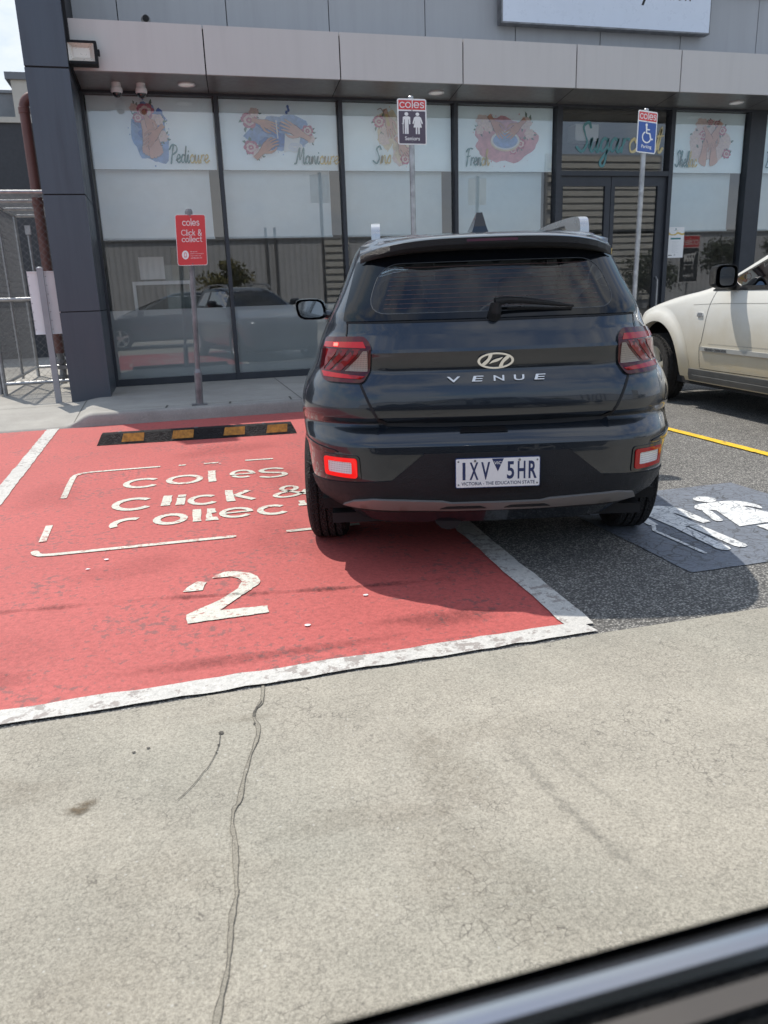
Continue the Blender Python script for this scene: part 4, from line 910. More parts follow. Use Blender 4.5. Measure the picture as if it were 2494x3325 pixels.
# ------------------------------------------------------------------ across the driveway (seen mirrored in the shop windows)
ob = empty('warehouse', (0, -17, 0), 0, 'pale grey ribbed warehouse wall mirrored in the shop windows', 'building')
k = NT('ribbed steel'); wv = k.n('TexWave'); wv.inputs['Scale'].default_value = 1.1; wv.bands_direction = 'X'; wv.inputs['Distortion'].default_value = 0; k.l(k.co(), wv.inputs['Vector'])
c = k.mix(.3, (.56, .565, .58), k.ramp(wv.outputs[0], [(.1, .55), (.5, 1.1)]), 'MULTIPLY'); k.set(Base_Color=c, Roughness=.5); k.bump(wv.outputs[0], .02, .6); m_rib = k.m
b = MB(); b.b2(-26, 45, -.3, 0, 0, 4.05); b.build('wall', m_rib, ob)
b = MB(); b.b2(-26.1, 45.1, -.4, .12, 4.05, 4.2); b.build('gutter', m_upw, ob)
b = MB()
b.b2(20.2, 27.2, -.2, .01, 0, 8.1, 1)
for q in range(22): b.b2(20.3+.4*(q % 4 == 1), 27, .02, .12, .5+.345*q, .74+.345*q)
b.build('louvre', [M('louvre cream', (.62, .60, .55), .6, var=.05), m_upw], ob); b = MB()
for q in range(11): b.b2(7.9, 9.3, .02, .2, .3+.345*q, .52+.345*q)
b.build('louvre', M('louvre cream', (.62, .60, .55), .6, var=.05), ob)
b = MB()
for x in (5.15, 5.6, -7.0):
    b = MB(); b.tube([(x, .1, 0), (x, .1, 4.6)], .07, 8); b.build('wall_pipe', m_galvd, ob)
def leaf_tree(name, loc, h, rad, n, cols, label, seed, cat='tree', lobes=9, size=.11):
    rn = random.Random(seed); t = empty(name, loc, 0, label, cat, 'trees by the warehouse')
    b = MB(); 
    P = catmull([(0, 0, 0), (.05, .03, h*.3), (-.03, .05, h*.55), (.02, 0, h*.8)], 4); b.tube(P, [.09*rad*(1-.8*i/len(P)) for i in range(len(P))], 8)
    L = []
    for i in range(lobes):
        a = rn.uniform(0, 6.3); e = rn.uniform(.25, 1.0); rr = rad*rn.uniform(.2, .75)*(1.15-.6*e); c = np.array([rr*math.cos(a), rr*math.sin(a), h*(.3+.62*e)]); L.append((c, rad*rn.uniform(.28, .5)))
        b.tube([(0, 0, h*.3), tuple(c*.5+np.array([0, 0, h*.12])), tuple(c)], [.035*rad, .025*rad, .008*rad], 5)
    b.build('trunk', M('bark', (.10, .075, .055), .85, var=.3, bump=.4, bs=30), t)
    b = MB()
    for i in range(n):
        c, r = L[rn.randrange(lobes)]
        d = np.array([rn.gauss(0, 1) for _ in range(3)]); d /= np.linalg.norm(d); p = c+d*r*(rn.random()**.45)*np.array([1, 1, .8])
        u = np.array([rn.gauss(0, 1) for _ in range(3)]); u /= np.linalg.norm(u); w = np.cross(u, d+.01); w /= np.linalg.norm(w); s = size*rn.uniform(.6, 1.3)
        b.add([p-u*s, p+w*s*.4, p+u*s, p-w*s*.4], [(0, 1, 2, 3)], rn.choice((0, 0, 1, 2)))
    b.build('crown', [M('leaf %s %d' % (name, q), c_, .55, var=.3, vs=4) for q, c_ in enumerate(cols)], t)
    return t
leaf_tree('shrub', (2.9, -15.3, 0), 3.1, 1.6, 2200, [(.16, .15, .05), (.11, .12, .04), (.20, .17, .05)], 'yellow green shrub mirrored in the window left of the dark car', 1, 'shrub', 10)
for i, (x, y, h) in enumerate(((25.5, -14.8, 2.8), (29.5, -14.5, 3.7), (34.0, -15, 3.6))):
    leaf_tree('garden_tree', (x, y, 0), h, 2.0, 2200, [(.045, .06, .03), (.03, .042, .022), (.07, .075, .035)], ['dark green tree mirrored beside the shop door', 'tallest dark tree mirrored above the white car bonnet', 'dark tree mirrored furthest right above the white car'][i], 5+i)
ts = empty('trolley_sign', (14.6, 3.2, 0), R(180), 'dark trolley bay sign mirrored in the window beside the notice', 'sign')
b = MB(); b.tube([(0, .03, 0), (0, .03, 1.4)], .03, 10); b.build('post', m_galv, ts)
b = MB(); fr = Fr((0, -.02, 1.95), (1, 0, 0), (0, 0, 1)); b.rrect(fr, -.32, .32, -.64, .64, .02, 0, 1, .02); b.rrect(fr, -.30, .30, -.62, .30, .01, .001, 0); b.rrect(fr, -.30, .30, .32, .62, .01, .001, 2); p = b.build('panel', [M('sign charcoal', (.03, .032, .035), .4), m_swhite, m_sred], ts)
b = MB(); coles_word(b, fr, -.27, .28, .38, .14, .002, 0); b.text(fr, 'Trolleys', -.17, .17, -.52, -.40, .002, 0, 0, .012)
b.ribbon(fr, [(-.26, .20), (-.2, .18), (-.13, -.16), (.16, -.16)], .018, .002); b.poly(fr, [(-.19, .16), (.2, .12), (.15, -.09), (-.145, -.09)], .002, 0, holes=[[(-.17+.09*i+.012, -.07+.1*j), (-.17+.09*i+.012, .0+.1*j), (-.17+.09*i+.07, .0+.1*j), (-.17+.09*i+.07, -.07+.1*j)] for i in range(4) for j in range(2) if not (i == 3 and j == 1)])
for x in (-.12, .14): b.disc(fr, x, -.25, .035, n=.002, hole=.014)
b.build('lettering', m_swhite, p)

# ------------------------------------------------------------------ cars: plan outlines lofted over height
def pchip(xs, ys, x):
    xs = np.array(xs, float); ys = np.array(ys, float); h = np.diff(xs); d = np.diff(ys)/h
    m = np.zeros(len(xs)); m[0] = d[0]; m[-1] = d[-1]
    for i in range(1, len(xs)-1):
        if d[i-1]*d[i] > 0:
            w1 = 2*h[i]+h[i-1]; w2 = h[i]+2*h[i-1]; m[i] = (w1+w2)/(w1/d[i-1]+w2/d[i])
    i = min(max(int(np.searchsorted(xs, x))-1, 0), len(h)-1); t = min(max((x-xs[i])/h[i], 0), 1)
    return float((1+2*t)*(1-t)**2*ys[i]+t*(1-t)**2*h[i]*m[i]+t*t*(3-2*t)*ys[i+1]+t*t*(t-1)*h[i]*m[i+1])
class Car:
    def __init__(s, prof, tap=.05, e=.85):
        """prof rows: z, half width, rear y, front y, rear corner (x, y), front corner (x, y), rear crown, front crown"""
        s.p = np.array(prof, float); s.tap = tap; s.e = e; s.L = s.p[:, 3].max(); s._c = {}
    def par(s, z): return [pchip(s.p[:, 0], s.p[:, k], z) for k in range(1, s.p.shape[1])]
    def half(s, z):
        key = round(z, 5)
        if key in s._c: return s._c[key]
        w, yr, yf, rx, ry, fx, fy, cr, cf = s.par(z)
        rx = min(rx, w*.96); fx = min(fx, w*.96); o = []
        for x in np.linspace(0, w-rx, 14): o.append((x, yr+cr*(x/w)**2))
        y0 = o[-1][1]; e = s.e
        for t in np.linspace(0, PI/2, 15)[1:]: o.append((w-rx+rx*math.sin(t)**e, y0+ry*(1-max(math.cos(t), 0)**e)))
        y1 = yf-cf*((w-fx)/w)**2
        for y in np.linspace(y0+ry, y1-fy, 26)[1:]: o.append((w, y))
        for t in np.linspace(0, PI/2, 12)[1:]: o.append((w-fx+fx*max(math.cos(t), 0)**e, y1-fy+fy*math.sin(t)**e))
        for x in np.linspace(w-fx, 0, 10)[1:]: o.append((x, yf-cf*(x/w)**2))
        o = np.array(o); ym = s.L*.48
        o[:, 0] *= 1-s.tap*np.abs((o[:, 1]-ym)/(s.L*.5))**3
        s._c[key] = o; return o
    def P(s, a, z):
        """point at perimeter distance a (signed, from the rear centre) and height z"""
        o = s.half(z); d = np.concatenate([[0], np.cumsum(np.linalg.norm(np.diff(o, axis=0), axis=1))]); q = abs(a)
        return np.array([math.copysign(np.interp(q, d, o[:, 0]), a) if a else 0., np.interp(q, d, o[:, 1]), z])
    def A(s, x, z):
        o = s.half(z)[:40]; d = np.concatenate([[0], np.cumsum(np.linalg.norm(np.diff(o, axis=0), axis=1))])
        return math.copysign(float(np.interp(abs(x), o[:29, 0], d[:29])), x)
    def side(s, y, z, sg):
        """point on the flank at length y"""
        o = s.half(z)[14:66]; return np.array([sg*np.interp(y, o[:, 1], o[:, 0]), y, z])
    def nrm(s, f, a, z, h=.006):
        t = f(a+h, z)-f(a-h, z); u = f(a, z+h)-f(a, z-h); n = np.cross(t, u); n /= np.linalg.norm(n)+1e-12
        return n
    def body(s, name, zs, mats, parent, arches=(), holes=(), smooth=32):
        rings = []
        for z in zs:
            o = s.half(z); rings.append([(x, y, z) for x, y in o]+[(-x, y, z) for x, y in o[-2:0:-1]])
        n = len(rings[0]); V = [p for r in rings for p in r]; Fc = []
        for i in range(len(rings)-1):
            for k in range(n): Fc.append((i*n+k, i*n+(k+1) % n, (i+1)*n+(k+1) % n, (i+1)*n+k))
        Fc += [tuple(range(n))[::-1], tuple(range((len(rings)-1)*n, len(rings)*n))]
        b = MB(); b.add(V, Fc); o = b.build(name, mats, None)
        if arches:
            c = MB()
            for (y, z, r, x0, x1) in arches:
                K = 40; c.add([(x0, y+r*math.cos(2*PI*k/K), z+r*math.sin(2*PI*k/K)) for k in range(K)]+[(x1, y+r*math.cos(2*PI*k/K), z+r*math.sin(2*PI*k/K)) for k in range(K)],
                              [tuple(range(K)), tuple(range(K, 2*K))[::-1]]+[(k, K+k, K+(k+1) % K, (k+1) % K) for k in range(K)], 1)
            co = c.build('cutter', mats, None)
            import bmesh
            bm = bmesh.new(); bm.from_mesh(co.data); bmesh.ops.recalc_face_normals(bm, faces=bm.faces); bm.to_mesh(co.data); bm.free()
            bm = bmesh.new(); bm.from_mesh(o.data); bmesh.ops.recalc_face_normals(bm, faces=bm.faces); bm.to_mesh(o.data); bm.free()
            md = o.modifiers.new('cut', 'BOOLEAN'); md.operation = 'DIFFERENCE'; md.object = co; md.solver = 'EXACT'
            dg = bpy.context.evaluated_depsgraph_get(); me = bpy.data.meshes.new_from_object(o.evaluated_get(dg))
            o.modifiers.clear(); o.data = me; bpy.data.objects.remove(co)
        import bmesh
        bm = bmesh.new(); bm.from_mesh(o.data); kill = []
        for f in bm.faces:
            c = f.calc_center_median()
            if len(f.verts) < 12 and any(h(c.x, c.y, c.z) for h in holes): kill.append(f)
        bmesh.ops.delete(bm, geom=kill, context='FACES'); bm.to_mesh(o.data); bm.free()
        o.data.polygons.foreach_set('use_smooth', [True]*len(o.data.polygons)); o.data.set_sharp_from_angle(angle=R(smooth))
        o.parent = parent; return o
    def patch(s, b, poly, off=.004, thick=.004, m=0, f=None, step=.03, holes=(), wall=None):
        """a panel following the body: poly in (perimeter, height) or via f(a, z)"""
        f = f or s.P; flip = 1
        def dens(L):
            o = []
            for i in range(len(L)):
                p, q = np.array(L[i]), np.array(L[(i+1) % len(L)]); k = max(1, int(np.linalg.norm(q-p)/step))
                o += [tuple(p+(q-p)*j/k) for j in range(k)]
            return o
        loops = [dens(list(poly))]+[dens(list(h)) for h in holes]
        pts = []; edges = []
        for L in loops:
            k0 = len(pts); pts += L; edges += [(k0+i, k0+(i+1) % len(L)) for i in range(len(L))]
        def inside(x, y, L):
            c = False; j = len(L)-1
            for i in range(len(L)):
                if (L[i][1] > y) != (L[j][1] > y) and x < (L[j][0]-L[i][0])*(y-L[i][1])/(L[j][1]-L[i][1]+1e-12)+L[i][0]: c = not c
                j = i
            return c
        a = np.array(loops[0]); lo, hi = a.min(0), a.max(0); bp = np.concatenate([np.array(L) for L in loops])
        for x in np.arange(lo[0]+step/2, hi[0], step):
            for y in np.arange(lo[1]+step/2, hi[1], step):
                if inside(x, y, loops[0]) and not any(inside(x, y, h) for h in loops[1:]) and np.min(np.linalg.norm(bp-[x, y], axis=1)) > step*.4: pts.append((x, y))
        vo, eo, fo, _, _, _ = delaunay_2d_cdt([Vector(p) for p in pts], edges, [], 0, 1e-6)
        V = []; Fs = []; LO = []
        for p in vo:
            q = f(p.x, p.y); n = s.nrm(f, p.x, p.y); V.append(q+n*off); LO.append(q+n*(off-thick))
        for t in fo:
            c = sum((vo[i] for i in t), Vector((0, 0)))/len(t)
            if not inside(c.x, c.y, loops[0]) or any(inside(c.x, c.y, h) for h in loops[1:]): continue
            ar = sum(vo[t[i]].x*vo[t[(i+1) % len(t)]].y-vo[t[(i+1) % len(t)]].x*vo[t[i]].y for i in range(len(t)))
            Fs.append(tuple(t) if ar > 0 else tuple(t)[::-1])
        b.add(V, Fs, m)
        if thick:
            for L in loops:
                k = len(L); U = [f(*p) for p in L]; NN = [s.nrm(f, *p) for p in L]
                up = [u+n*off for u, n in zip(U, NN)]; dn = [u+n*(off-thick) for u, n in zip(U, NN)]
                b.add(up+dn, [(i, i+k, (i+1) % k+k, (i+1) % k) for i in range(k)], m if wall is None else wall)
    def strip(s, b, pts, w, off, m=0, f=None):
        """thin line following the body"""
        f = f or s.P; P = [np.array(p, float) for p in pts]; D = []
        for p, q in zip(P[:-1], P[1:]):
            k = max(1, int(np.linalg.norm(q-p)/.02)); D += [p+(q-p)*j/k for j in range(k)]
        D.append(P[-1]); V = []
        for i, p in enumerate(D):
            d = D[min(i+1, len(D)-1)]-D[max(i-1, 0)]; d /= np.linalg.norm(d)+1e-9; q = np.array([-d[1], d[0]])*w/2
            for t in (p+q, p-q): V.append(f(*t)+s.nrm(f, *t)*off)
        b.add(V, [(2*i, 2*i+1, 2*i+3, 2*i+2) for i in range(len(D)-1)], m)
def rpoly(pts, r, seg=4):
    """round the corners of a polygon"""
    o = []; n = len(pts)
    for i in range(n):
        p = np.array(pts[i], float); a = np.array(pts[i-1], float); c = np.array(pts[(i+1) % n], float)
        ri = r[i] if hasattr(r, '__len__') else r
        u = a-p; v = c-p; lu, lv = np.linalg.norm(u), np.linalg.norm(v); k = min(ri, lu*.45, lv*.45)
        if k < 1e-4: o.append(tuple(p)); continue
        A = p+u/lu*k; C = p+v/lv*k
        for t in np.linspace(0, 1, seg+1): o.append(tuple((1-t)**2*A+2*t*(1-t)*p+t*t*C))
    return o
def wheel(parent, x, y, r, w, rim, sg, spokes=5, m_rim=None, name='wheel', rub=None, lugs=True):
    """sg: +1 outer face to +x"""
    hub = MB(); hub.lathe([(0, -.03*sg), (rim*.6, -.03*sg), (rim*.6, -.02*sg), (0, -.02*sg)], 24, axis='x'); wh = hub.build(name, m_galvd, parent); wh.location = (x, y, r)
    b = MB(); prof = []
    h = w/2
    for a, q in ((rim, -h*.80), (rim+.012, -h*.92), (rim+(r-rim)*.45, -h*1.02), (r-.03, -h*.95), (r-.008, -h*.82)): prof.append((a, q))
    for k in range(4):
        c = (-.56+.373*k)*h; prof += [(r, c-h*.15), (r, c+h*.13), (r-.009, c+h*.15), (r-.009, c+h*.22)]
    for a, q in ((r-.008, h*.82), (r-.03, h*.95), (rim+(r-rim)*.45, h*1.02), (rim+.012, h*.92), (rim, h*.80)): prof.append((a, q))
    b.lathe(prof, 56, axis='x')
    for k in range(56 if lugs else 0):
        a = 2*PI*k/56
        for c in (-.84, .84): b.box(((c)*h, (r-.012)*math.cos(a), (r-.012)*math.sin(a)), (h*.26, .016, .022), rx=a)
    b.build('tyre', rub or m_rub, wh, smooth=35)
    b = MB(); o = h*.72*sg
    b.lathe([(rim, o*1.1), (rim-.012, o*1.12), (rim-.022, o*.9), (rim-.03, -o*.9), (rim, -o)], 48, axis='x')
    for k in range(spokes):
        a = 2*PI*k/spokes+PI/2; u = np.array([0, math.cos(a), math.sin(a)]); v = np.array([0, -math.sin(a), math.cos(a)]); X = np.array([1., 0, 0])
        V = []
        for rr, wd, of in ((rim*.20, .30, .62), (rim*.55, .235, .78), (rim*.95, .30, .98)):
            for sx, top in ((-1, 0), (-.62, 1), (.62, 1), (1, 0)): V.append(u*rr+v*sx*wd*rim*.62+X*(o*(of-(0 if top else .32))))
        b.add(V, [((4*i+j, 4*i+j+1, 4*i+5+j, 4*i+4+j) if sg > 0 else (4*i+j, 4*i+4+j, 4*i+5+j, 4*i+j+1)) for i in range(2) for j in range(3)])
    b.lathe([(rim*.34, o*.35), (rim*.32, o*.66), (rim*.17, o*.70), (rim*.15, o*.76), (0, o*.77)], 24, axis='x')
    for k in range(spokes):
        a = 2*PI*k/spokes+PI/2+PI/spokes
        b.lathe([(.014, o*.5), (.013, o*.72), (0, o*.73)], 8, o=(0, rim*.255*math.cos(a), rim*.255*math.sin(a)), axis='x', m=1)
    b.build('rim', [m_rim or m_silver, m_galvd], wh, smooth=35)
    return wh
m_cglass = glass_mat('tinted car glass', (.52, .56, .58), 1.0, .008)
m_cglass2 = glass_mat('clear car glass', (.82, .87, .86), 1.1, .01)
m_frit = M('black glass border', (.004, .005, .007), .05, var=0, coat=0, spec=.4)
k = NT('dark blue grey metallic paint'); fl_ = k.noise(900, 2, .6)
k.set(Base_Color=k.mix(.4, (.013, .019, .029), k.ramp(fl_, [(.35, .5), (.7, 1.7)]), 'MULTIPLY'), Metallic=.45, Roughness=.27, Coat_Weight=1., Coat_Roughness=.03, Specular_IOR_Level=.5); m_navy = k.m
m_piano = M('gloss black trim', (.008, .008, .010), .12, var=0, coat=.6)
m_clad = M('textured dark cladding', (.020, .023, .028), .5, var=.12, vs=9, bump=.06, bs=420)
m_skid = M('grey skid trim', (.22, .21, .205), .42, metal=.2, var=.04)
def lens(name, col, rough=.06, es=0., emit=None, stripe=0):
    k = NT(name)
    k.set(Base_Color=col, Roughness=rough, Coat_Weight=.35, Coat_Roughness=.02, Specular_IOR_Level=.3)
    if emit: k.set(Emission_Color=emit, Emission_Strength=es)
    if stripe:
        w = k.n('TexWave'); w.inputs['Scale'].default_value = stripe; w.bands_direction = 'X'; k.l(k.co(), w.inputs['Vector'])
        w2 = k.n('TexWave'); w2.inputs['Scale'].default_value = stripe*.8; w2.bands_direction = 'Z'; k.l(k.co(), w2.inputs['Vector'])
        k.set(Base_Color=k.mix(k.math('MAXIMUM', w.outputs[0], w2.outputs[0]), tuple(x*.45 for x in col), col)); k.bump(w.outputs[0], .003, .6)
    return k.m
m_lred = lens('lamp red', (.20, .002, .005)); m_lred2 = lens('lamp bright red', (.36, .003, .007)); m_ldark = lens('lamp dark red', (.06, .002, .004)); m_lclear = lens('lamp clear', (.36, .31, .27), .12, stripe=45)
m_lclear2 = lens('lamp reverse clear', (.80, .80, .82), .1, stripe=40); m_lit = lens('lit red ring', (.40, .004, .004), .1, .4, (1, .010, .008)); m_spark = lens('lit red spot', (.6, .02, .02), .1, 3., (1, .08, .06))

# ---- the dark hatchback seen from behind
vh = empty('parked_hatchback', (1.338, 3.066, 0), R(-15), 'dark blue grey small SUV with its tailgate towards the viewer, straddling the white line', 'car')
VP = [
 # z     w     yr    yf    rx   ry   fx   fy   cr   cf
 (.22, .72, .20, 3.80, .40, .40, .4, .3, .06, .10),
 (.30, .80, .11, 3.92, .40, .40, .4, .3, .06, .10),
 (.36, 0.862, .045, 4.00, .40, .40, .4, .3, .06, .10),
 (.42, 0.885, .012, 4.03, .40, .40, .4, .3, .06, .10),
 (.48, 0.896, .000, 4.04, .40, .40, .4, .3, .06, .10),
 (.585, 0.905, .000, 4.04, .40, .40, .4, .3, .06, .10),
 (.622, 0.912, .002, 4.04, .40, .40, .4, .3, .06, .10),
 (.640, 0.915, .010, 4.03, .40, .40, .4, .3, .06, .10),
 (.680, 0.922, .045, 4.03, .43, .44, .4, .3, .085, .10),
 (.700, 0.925, .075, 4.02, .43, .44, .4, .3, .085, .10),
 (.712, 0.926, .082, 4.02, .43, .44, .4, .3, .085, .10),
 (.745, 0.928, .042, 4.01, .43, .44, .4, .3, .085, .10),
 (.770, 0.928, .036, 4.00, .43, .44, .4, .3, .085, .10),
 (.82, 0.922, .040, 3.97, .43, .44, .4, .3, .085, .10),
 (.88, 0.900, .056, 3.90, .43, .44, .4, .3, .085, .12),
 (.925, 0.872, .076, 3.70, .43, .44, .4, .4, .085, .12),
 (.940, 0.862, .083, 3.60, .43, .44, .4, .4, .085, .12),
 (.950, 0.856, .083, 3.52, .43, .44, .4, .4, .085, .12),
 (1.012, 0.834, .066, 3.20, .43, .44, .4, .4, .085, .14),
 (1.028, 0.830, .060, 3.12, .43, .44, .4, .4, .085, .14),
 (1.042, 0.826, .068, 3.05, .43, .44, .4, .4, .085, .14),
 (1.10, 0.802, .100, 2.92, .43, .44, .4, .4, .085, .16),
 (1.150, 0.775, .122, 2.80, .37, .38, .4, .4, .085, .16),
 (1.20, 0.747, .150, 2.68, .33, .32, .38, .4, .085, .16),
 (1.30, 0.695, .205, 2.45, .33, .32, .36, .4, .085, .16),
 (1.40, 0.650, .262, 2.20, .33, .32, .34, .4, .085, .16),
 (1.46, 0.622, .300, 2.02, .33, .32, .34, .4, .085, .16),
 (1.495, 0.596, .330, 1.88, .33, .32, .34, .4, .085, .16),
 (1.520, 0.555, .40, 1.72, .28, .25, .34, .4, .05, .16),
 (1.537, .46, .52, 1.55, .28, .25, .34, .4, .05, .16),
 (1.548, .32, .72, 1.35, .25, .25, .28, .3, .05, .1),
 (1.553, .12, .95, 1.10, .10, .05, .10, .05, .0, .0)]
V_ = Car(VP, tap=.11, e=.88)
zs = sorted(set([round(r[0], 4) for r in VP]+[round(.22+.025*i, 4) for i in range(53)]+[.7135, .95, 1.515, 1.53, 1.543, 1.55]))
CLEAR = rpoly([(-.555, 1.183), (.555, 1.183), (.478, 1.395), (-.478, 1.395)], [.10, .10, .09, .09], 6)
def inpoly(x, y, L):
    c = False; j = len(L)-1
    for i in range(len(L)):
        if (L[i][1] > y) != (L[j][1] > y) and x < (L[j][0]-L[i][0])*(y-L[i][1])/(L[j][1]-L[i][1]+1e-12)+L[i][0]: c = not c
        j = i
    return c
GROW = [(x*1.03, 1.29+(z-1.29)*1.06) for x, z in CLEAR]
SIDEW = [(.62, 1.16), (2.62, 1.10), (2.05, 1.435), (.85, 1.435)]
FRONTW = lambda x, y, z: y > 1.9 and 1.12 < z < 1.45 and abs(x) < .62-(z-1.12)*.45
holes = [lambda x, y, z: y < .6 and inpoly(x, z, GROW), lambda x, y, z: abs(x) > .5 and inpoly(y, z, SIDEW), FRONTW]
arch = [(yy, .325, .375, sx*.45, sx*1.2) for yy in (.79, 3.31) for sx in (-1, 1)]
V_.body('body', zs, [m_navy, m_black], vh, arch, holes, 30)
# lower cladding
pA = lambda x, z: (V_.A(x, z), z)
b = MB()
V_.patch(b, [pA(-.318, .592), pA(-.466, .472)]+[(-1.02, .442), (-1.02, .30), pA(0, .30), (1.02, .30), (1.02, .442)]+[pA(.466, .472), pA(.318, .592)], .006, .008, 0, step=.04)
b.build('bumper_cladding', m_clad, vh, smooth=40)
b = MB()
V_.patch(b, [pA(-.69, .338), pA(-.64, .372), pA(-.55, .388), pA(-.24, .372), pA(-.2, .362), pA(.2, .362), pA(.24, .372), pA(.55, .388), pA(.63, .374), pA(.66, .338), pA(.2, .318), pA(-.2, .318)], .016, .012, 0, step=.03)
for x0 in (-.25, .04):
    V_.patch(b, [pA(x0, .334), pA(x0+.03, .347), pA(x0+.18, .347), pA(x0+.21, .334)], .0185, .003, 1, step=.03)
b.build('skid_trim', [m_skid, m_clad], vh, smooth=40)
b = MB(); V_.patch(b, [pA(-.16, .672), pA(.05, .672), pA(.04, .69), pA(-.15, .69)], .006, .004, 0); b.build('tow_cover', m_piano, vh)
b = MB(); b.b2(-.76, .76, .35, 3.7, .19, .24); b.b2(-.5, .5, .30, .55, .20, .32); b.tube([(-.2, .2, .25), (-.2, .6, .26)], .07, 12); b.build('underbody', m_dark, vh)
# gap lines of the tailgate and the flanks
b = MB()
GAP = lambda car, parent, pts, w, off, f=None, m=None: (lambda q: (car.strip(q, pts, w, off, 0, f), q.build('panel_line', m or m_dark, parent)))(MB())
gl_ = [pA(-.640, 1.150), pA(-.648, 1.095)]; gr_ = [pA(.640, 1.150), pA(.648, 1.095)]
GAP(V_, vh, [pA(-.590, .893), pA(-.536, .77), pA(-.515, .735), pA(-.475, .712), pA(-.3, .706), pA(.3, .706), pA(.475, .712), pA(.515, .735), pA(.536, .77), pA(.590, .893)], .011, .0025); GAP(V_, vh, [pA(-.515, .735), pA(-.475, .710), pA(-.3, .704), pA(.3, .704), pA(.475, .710), pA(.515, .735)], .018, .0022)  # second, wider strip paints the black shade in the bottom gap
GAP(V_, vh, gl_, .007, .0025); GAP(V_, vh, gr_, .007, .0025)
GAP(V_, vh, [pA(-.645, 1.152), pA(0, 1.148), pA(.645, 1.152)], .007, .0025)
for sg in (-1, 1):
    fs = lambda y, z, sg=sg: V_.side(y, z, sg)
    for yy in (1.28, 2.28): GAP(V_, vh, [(yy, .34), (yy, 1.12)], .006, .0025 if sg > 0 else -.0025, f=fs)
    GAP(V_, vh, [(1.25, .335), (2.95, .335)], .006, .0025 if sg > 0 else -.0025, f=fs)
# crease ridges on the tailgate and bumper
b = MB(); V_.patch(b, [pA(-.55, 1.024), pA(.55, 1.024), pA(.55, 1.036), pA(-.55, 1.036)], .003, .003, 0, step=.05); b.build('crease_trim', m_navy, vh, smooth=40)
# rear window: black border with a clear middle
GL = rpoly([pA(-.655, 1.156), pA(.655, 1.156), pA(.590, 1.412), pA(.30, 1.440), pA(-.30, 1.440), pA(-.590, 1.412)], [.012, .012, .02, .05, .05, .02])
CL = [pA(x, z) for x, z in CLEAR]
b = MB(); V_.patch(b, GL, .006, .005, 0, step=.035, holes=[CL])
rw = b.build('rear_window', m_frit, vh, smooth=50)
b = MB(); V_.patch(b, CL, .0055, 0, 0, step=.035); b.build('pane', m_cglass, rw, smooth=60)
b = MB()
for q in range(10): V_.strip(b, [pA(-.475+.0 + q*.005, 1.205+q*.019), pA(.475-q*.005, 1.205+q*.019)], .0016, .0062)
b.build('heater_lines', M('heater lines', (.10, .045, .04), .4, var=0), rw)
b = MB(); V_.strip(b, CL+[CL[0]], .0028, .0066); b.build('seal', M('window seal grey', (.06, .065, .07), .4, var=0), rw)
# windscreen and side windows
b = MB(); V = []
zz = np.linspace(1.10, 1.47, 8)
for z in zz:
    hw = V_.par(z)[0]; o = V_.half(z)
    for x in np.linspace(-hw*.80, hw*.80, 9): V.append((x, float(np.interp(abs(x), o[::-1][:21, 0], o[::-1][:21, 1]))+.004, z))
b.add(V, [(9*i+j+1, 9*i+j, 9*i+9+j, 9*i+10+j) for i in range(7) for j in range(8)]); b.build('windscreen', m_cglass2, vh, smooth=60)
for sg in (-1, 1):
    fs = lambda y, z, sg=sg: V_.side(y, z, sg); o_ = .004 if sg > 0 else -.004
    b = MB(); V_.patch(b, rpoly([(.60, 1.15), (2.66, 1.09), (2.07, 1.445), (.82, 1.445)], .04), o_, 0, 0, f=fs, step=.06)
    b.build('side_window', m_cglass, vh, smooth=60)
    b = MB()
    for yy in (1.30, ): V_.patch(b, [(yy-.05, 1.12), (yy+.05, 1.12), (yy+.04, 1.45), (yy-.04, 1.45)], o_*2, 0, 0, f=fs, step=.06)
    V_.strip(b, [(.6, 1.15), (2.66, 1.09)], .02, o_*2, 1, f=fs)
    b.build('window_pillar', [m_piano, m_piano], vh, smooth=60)
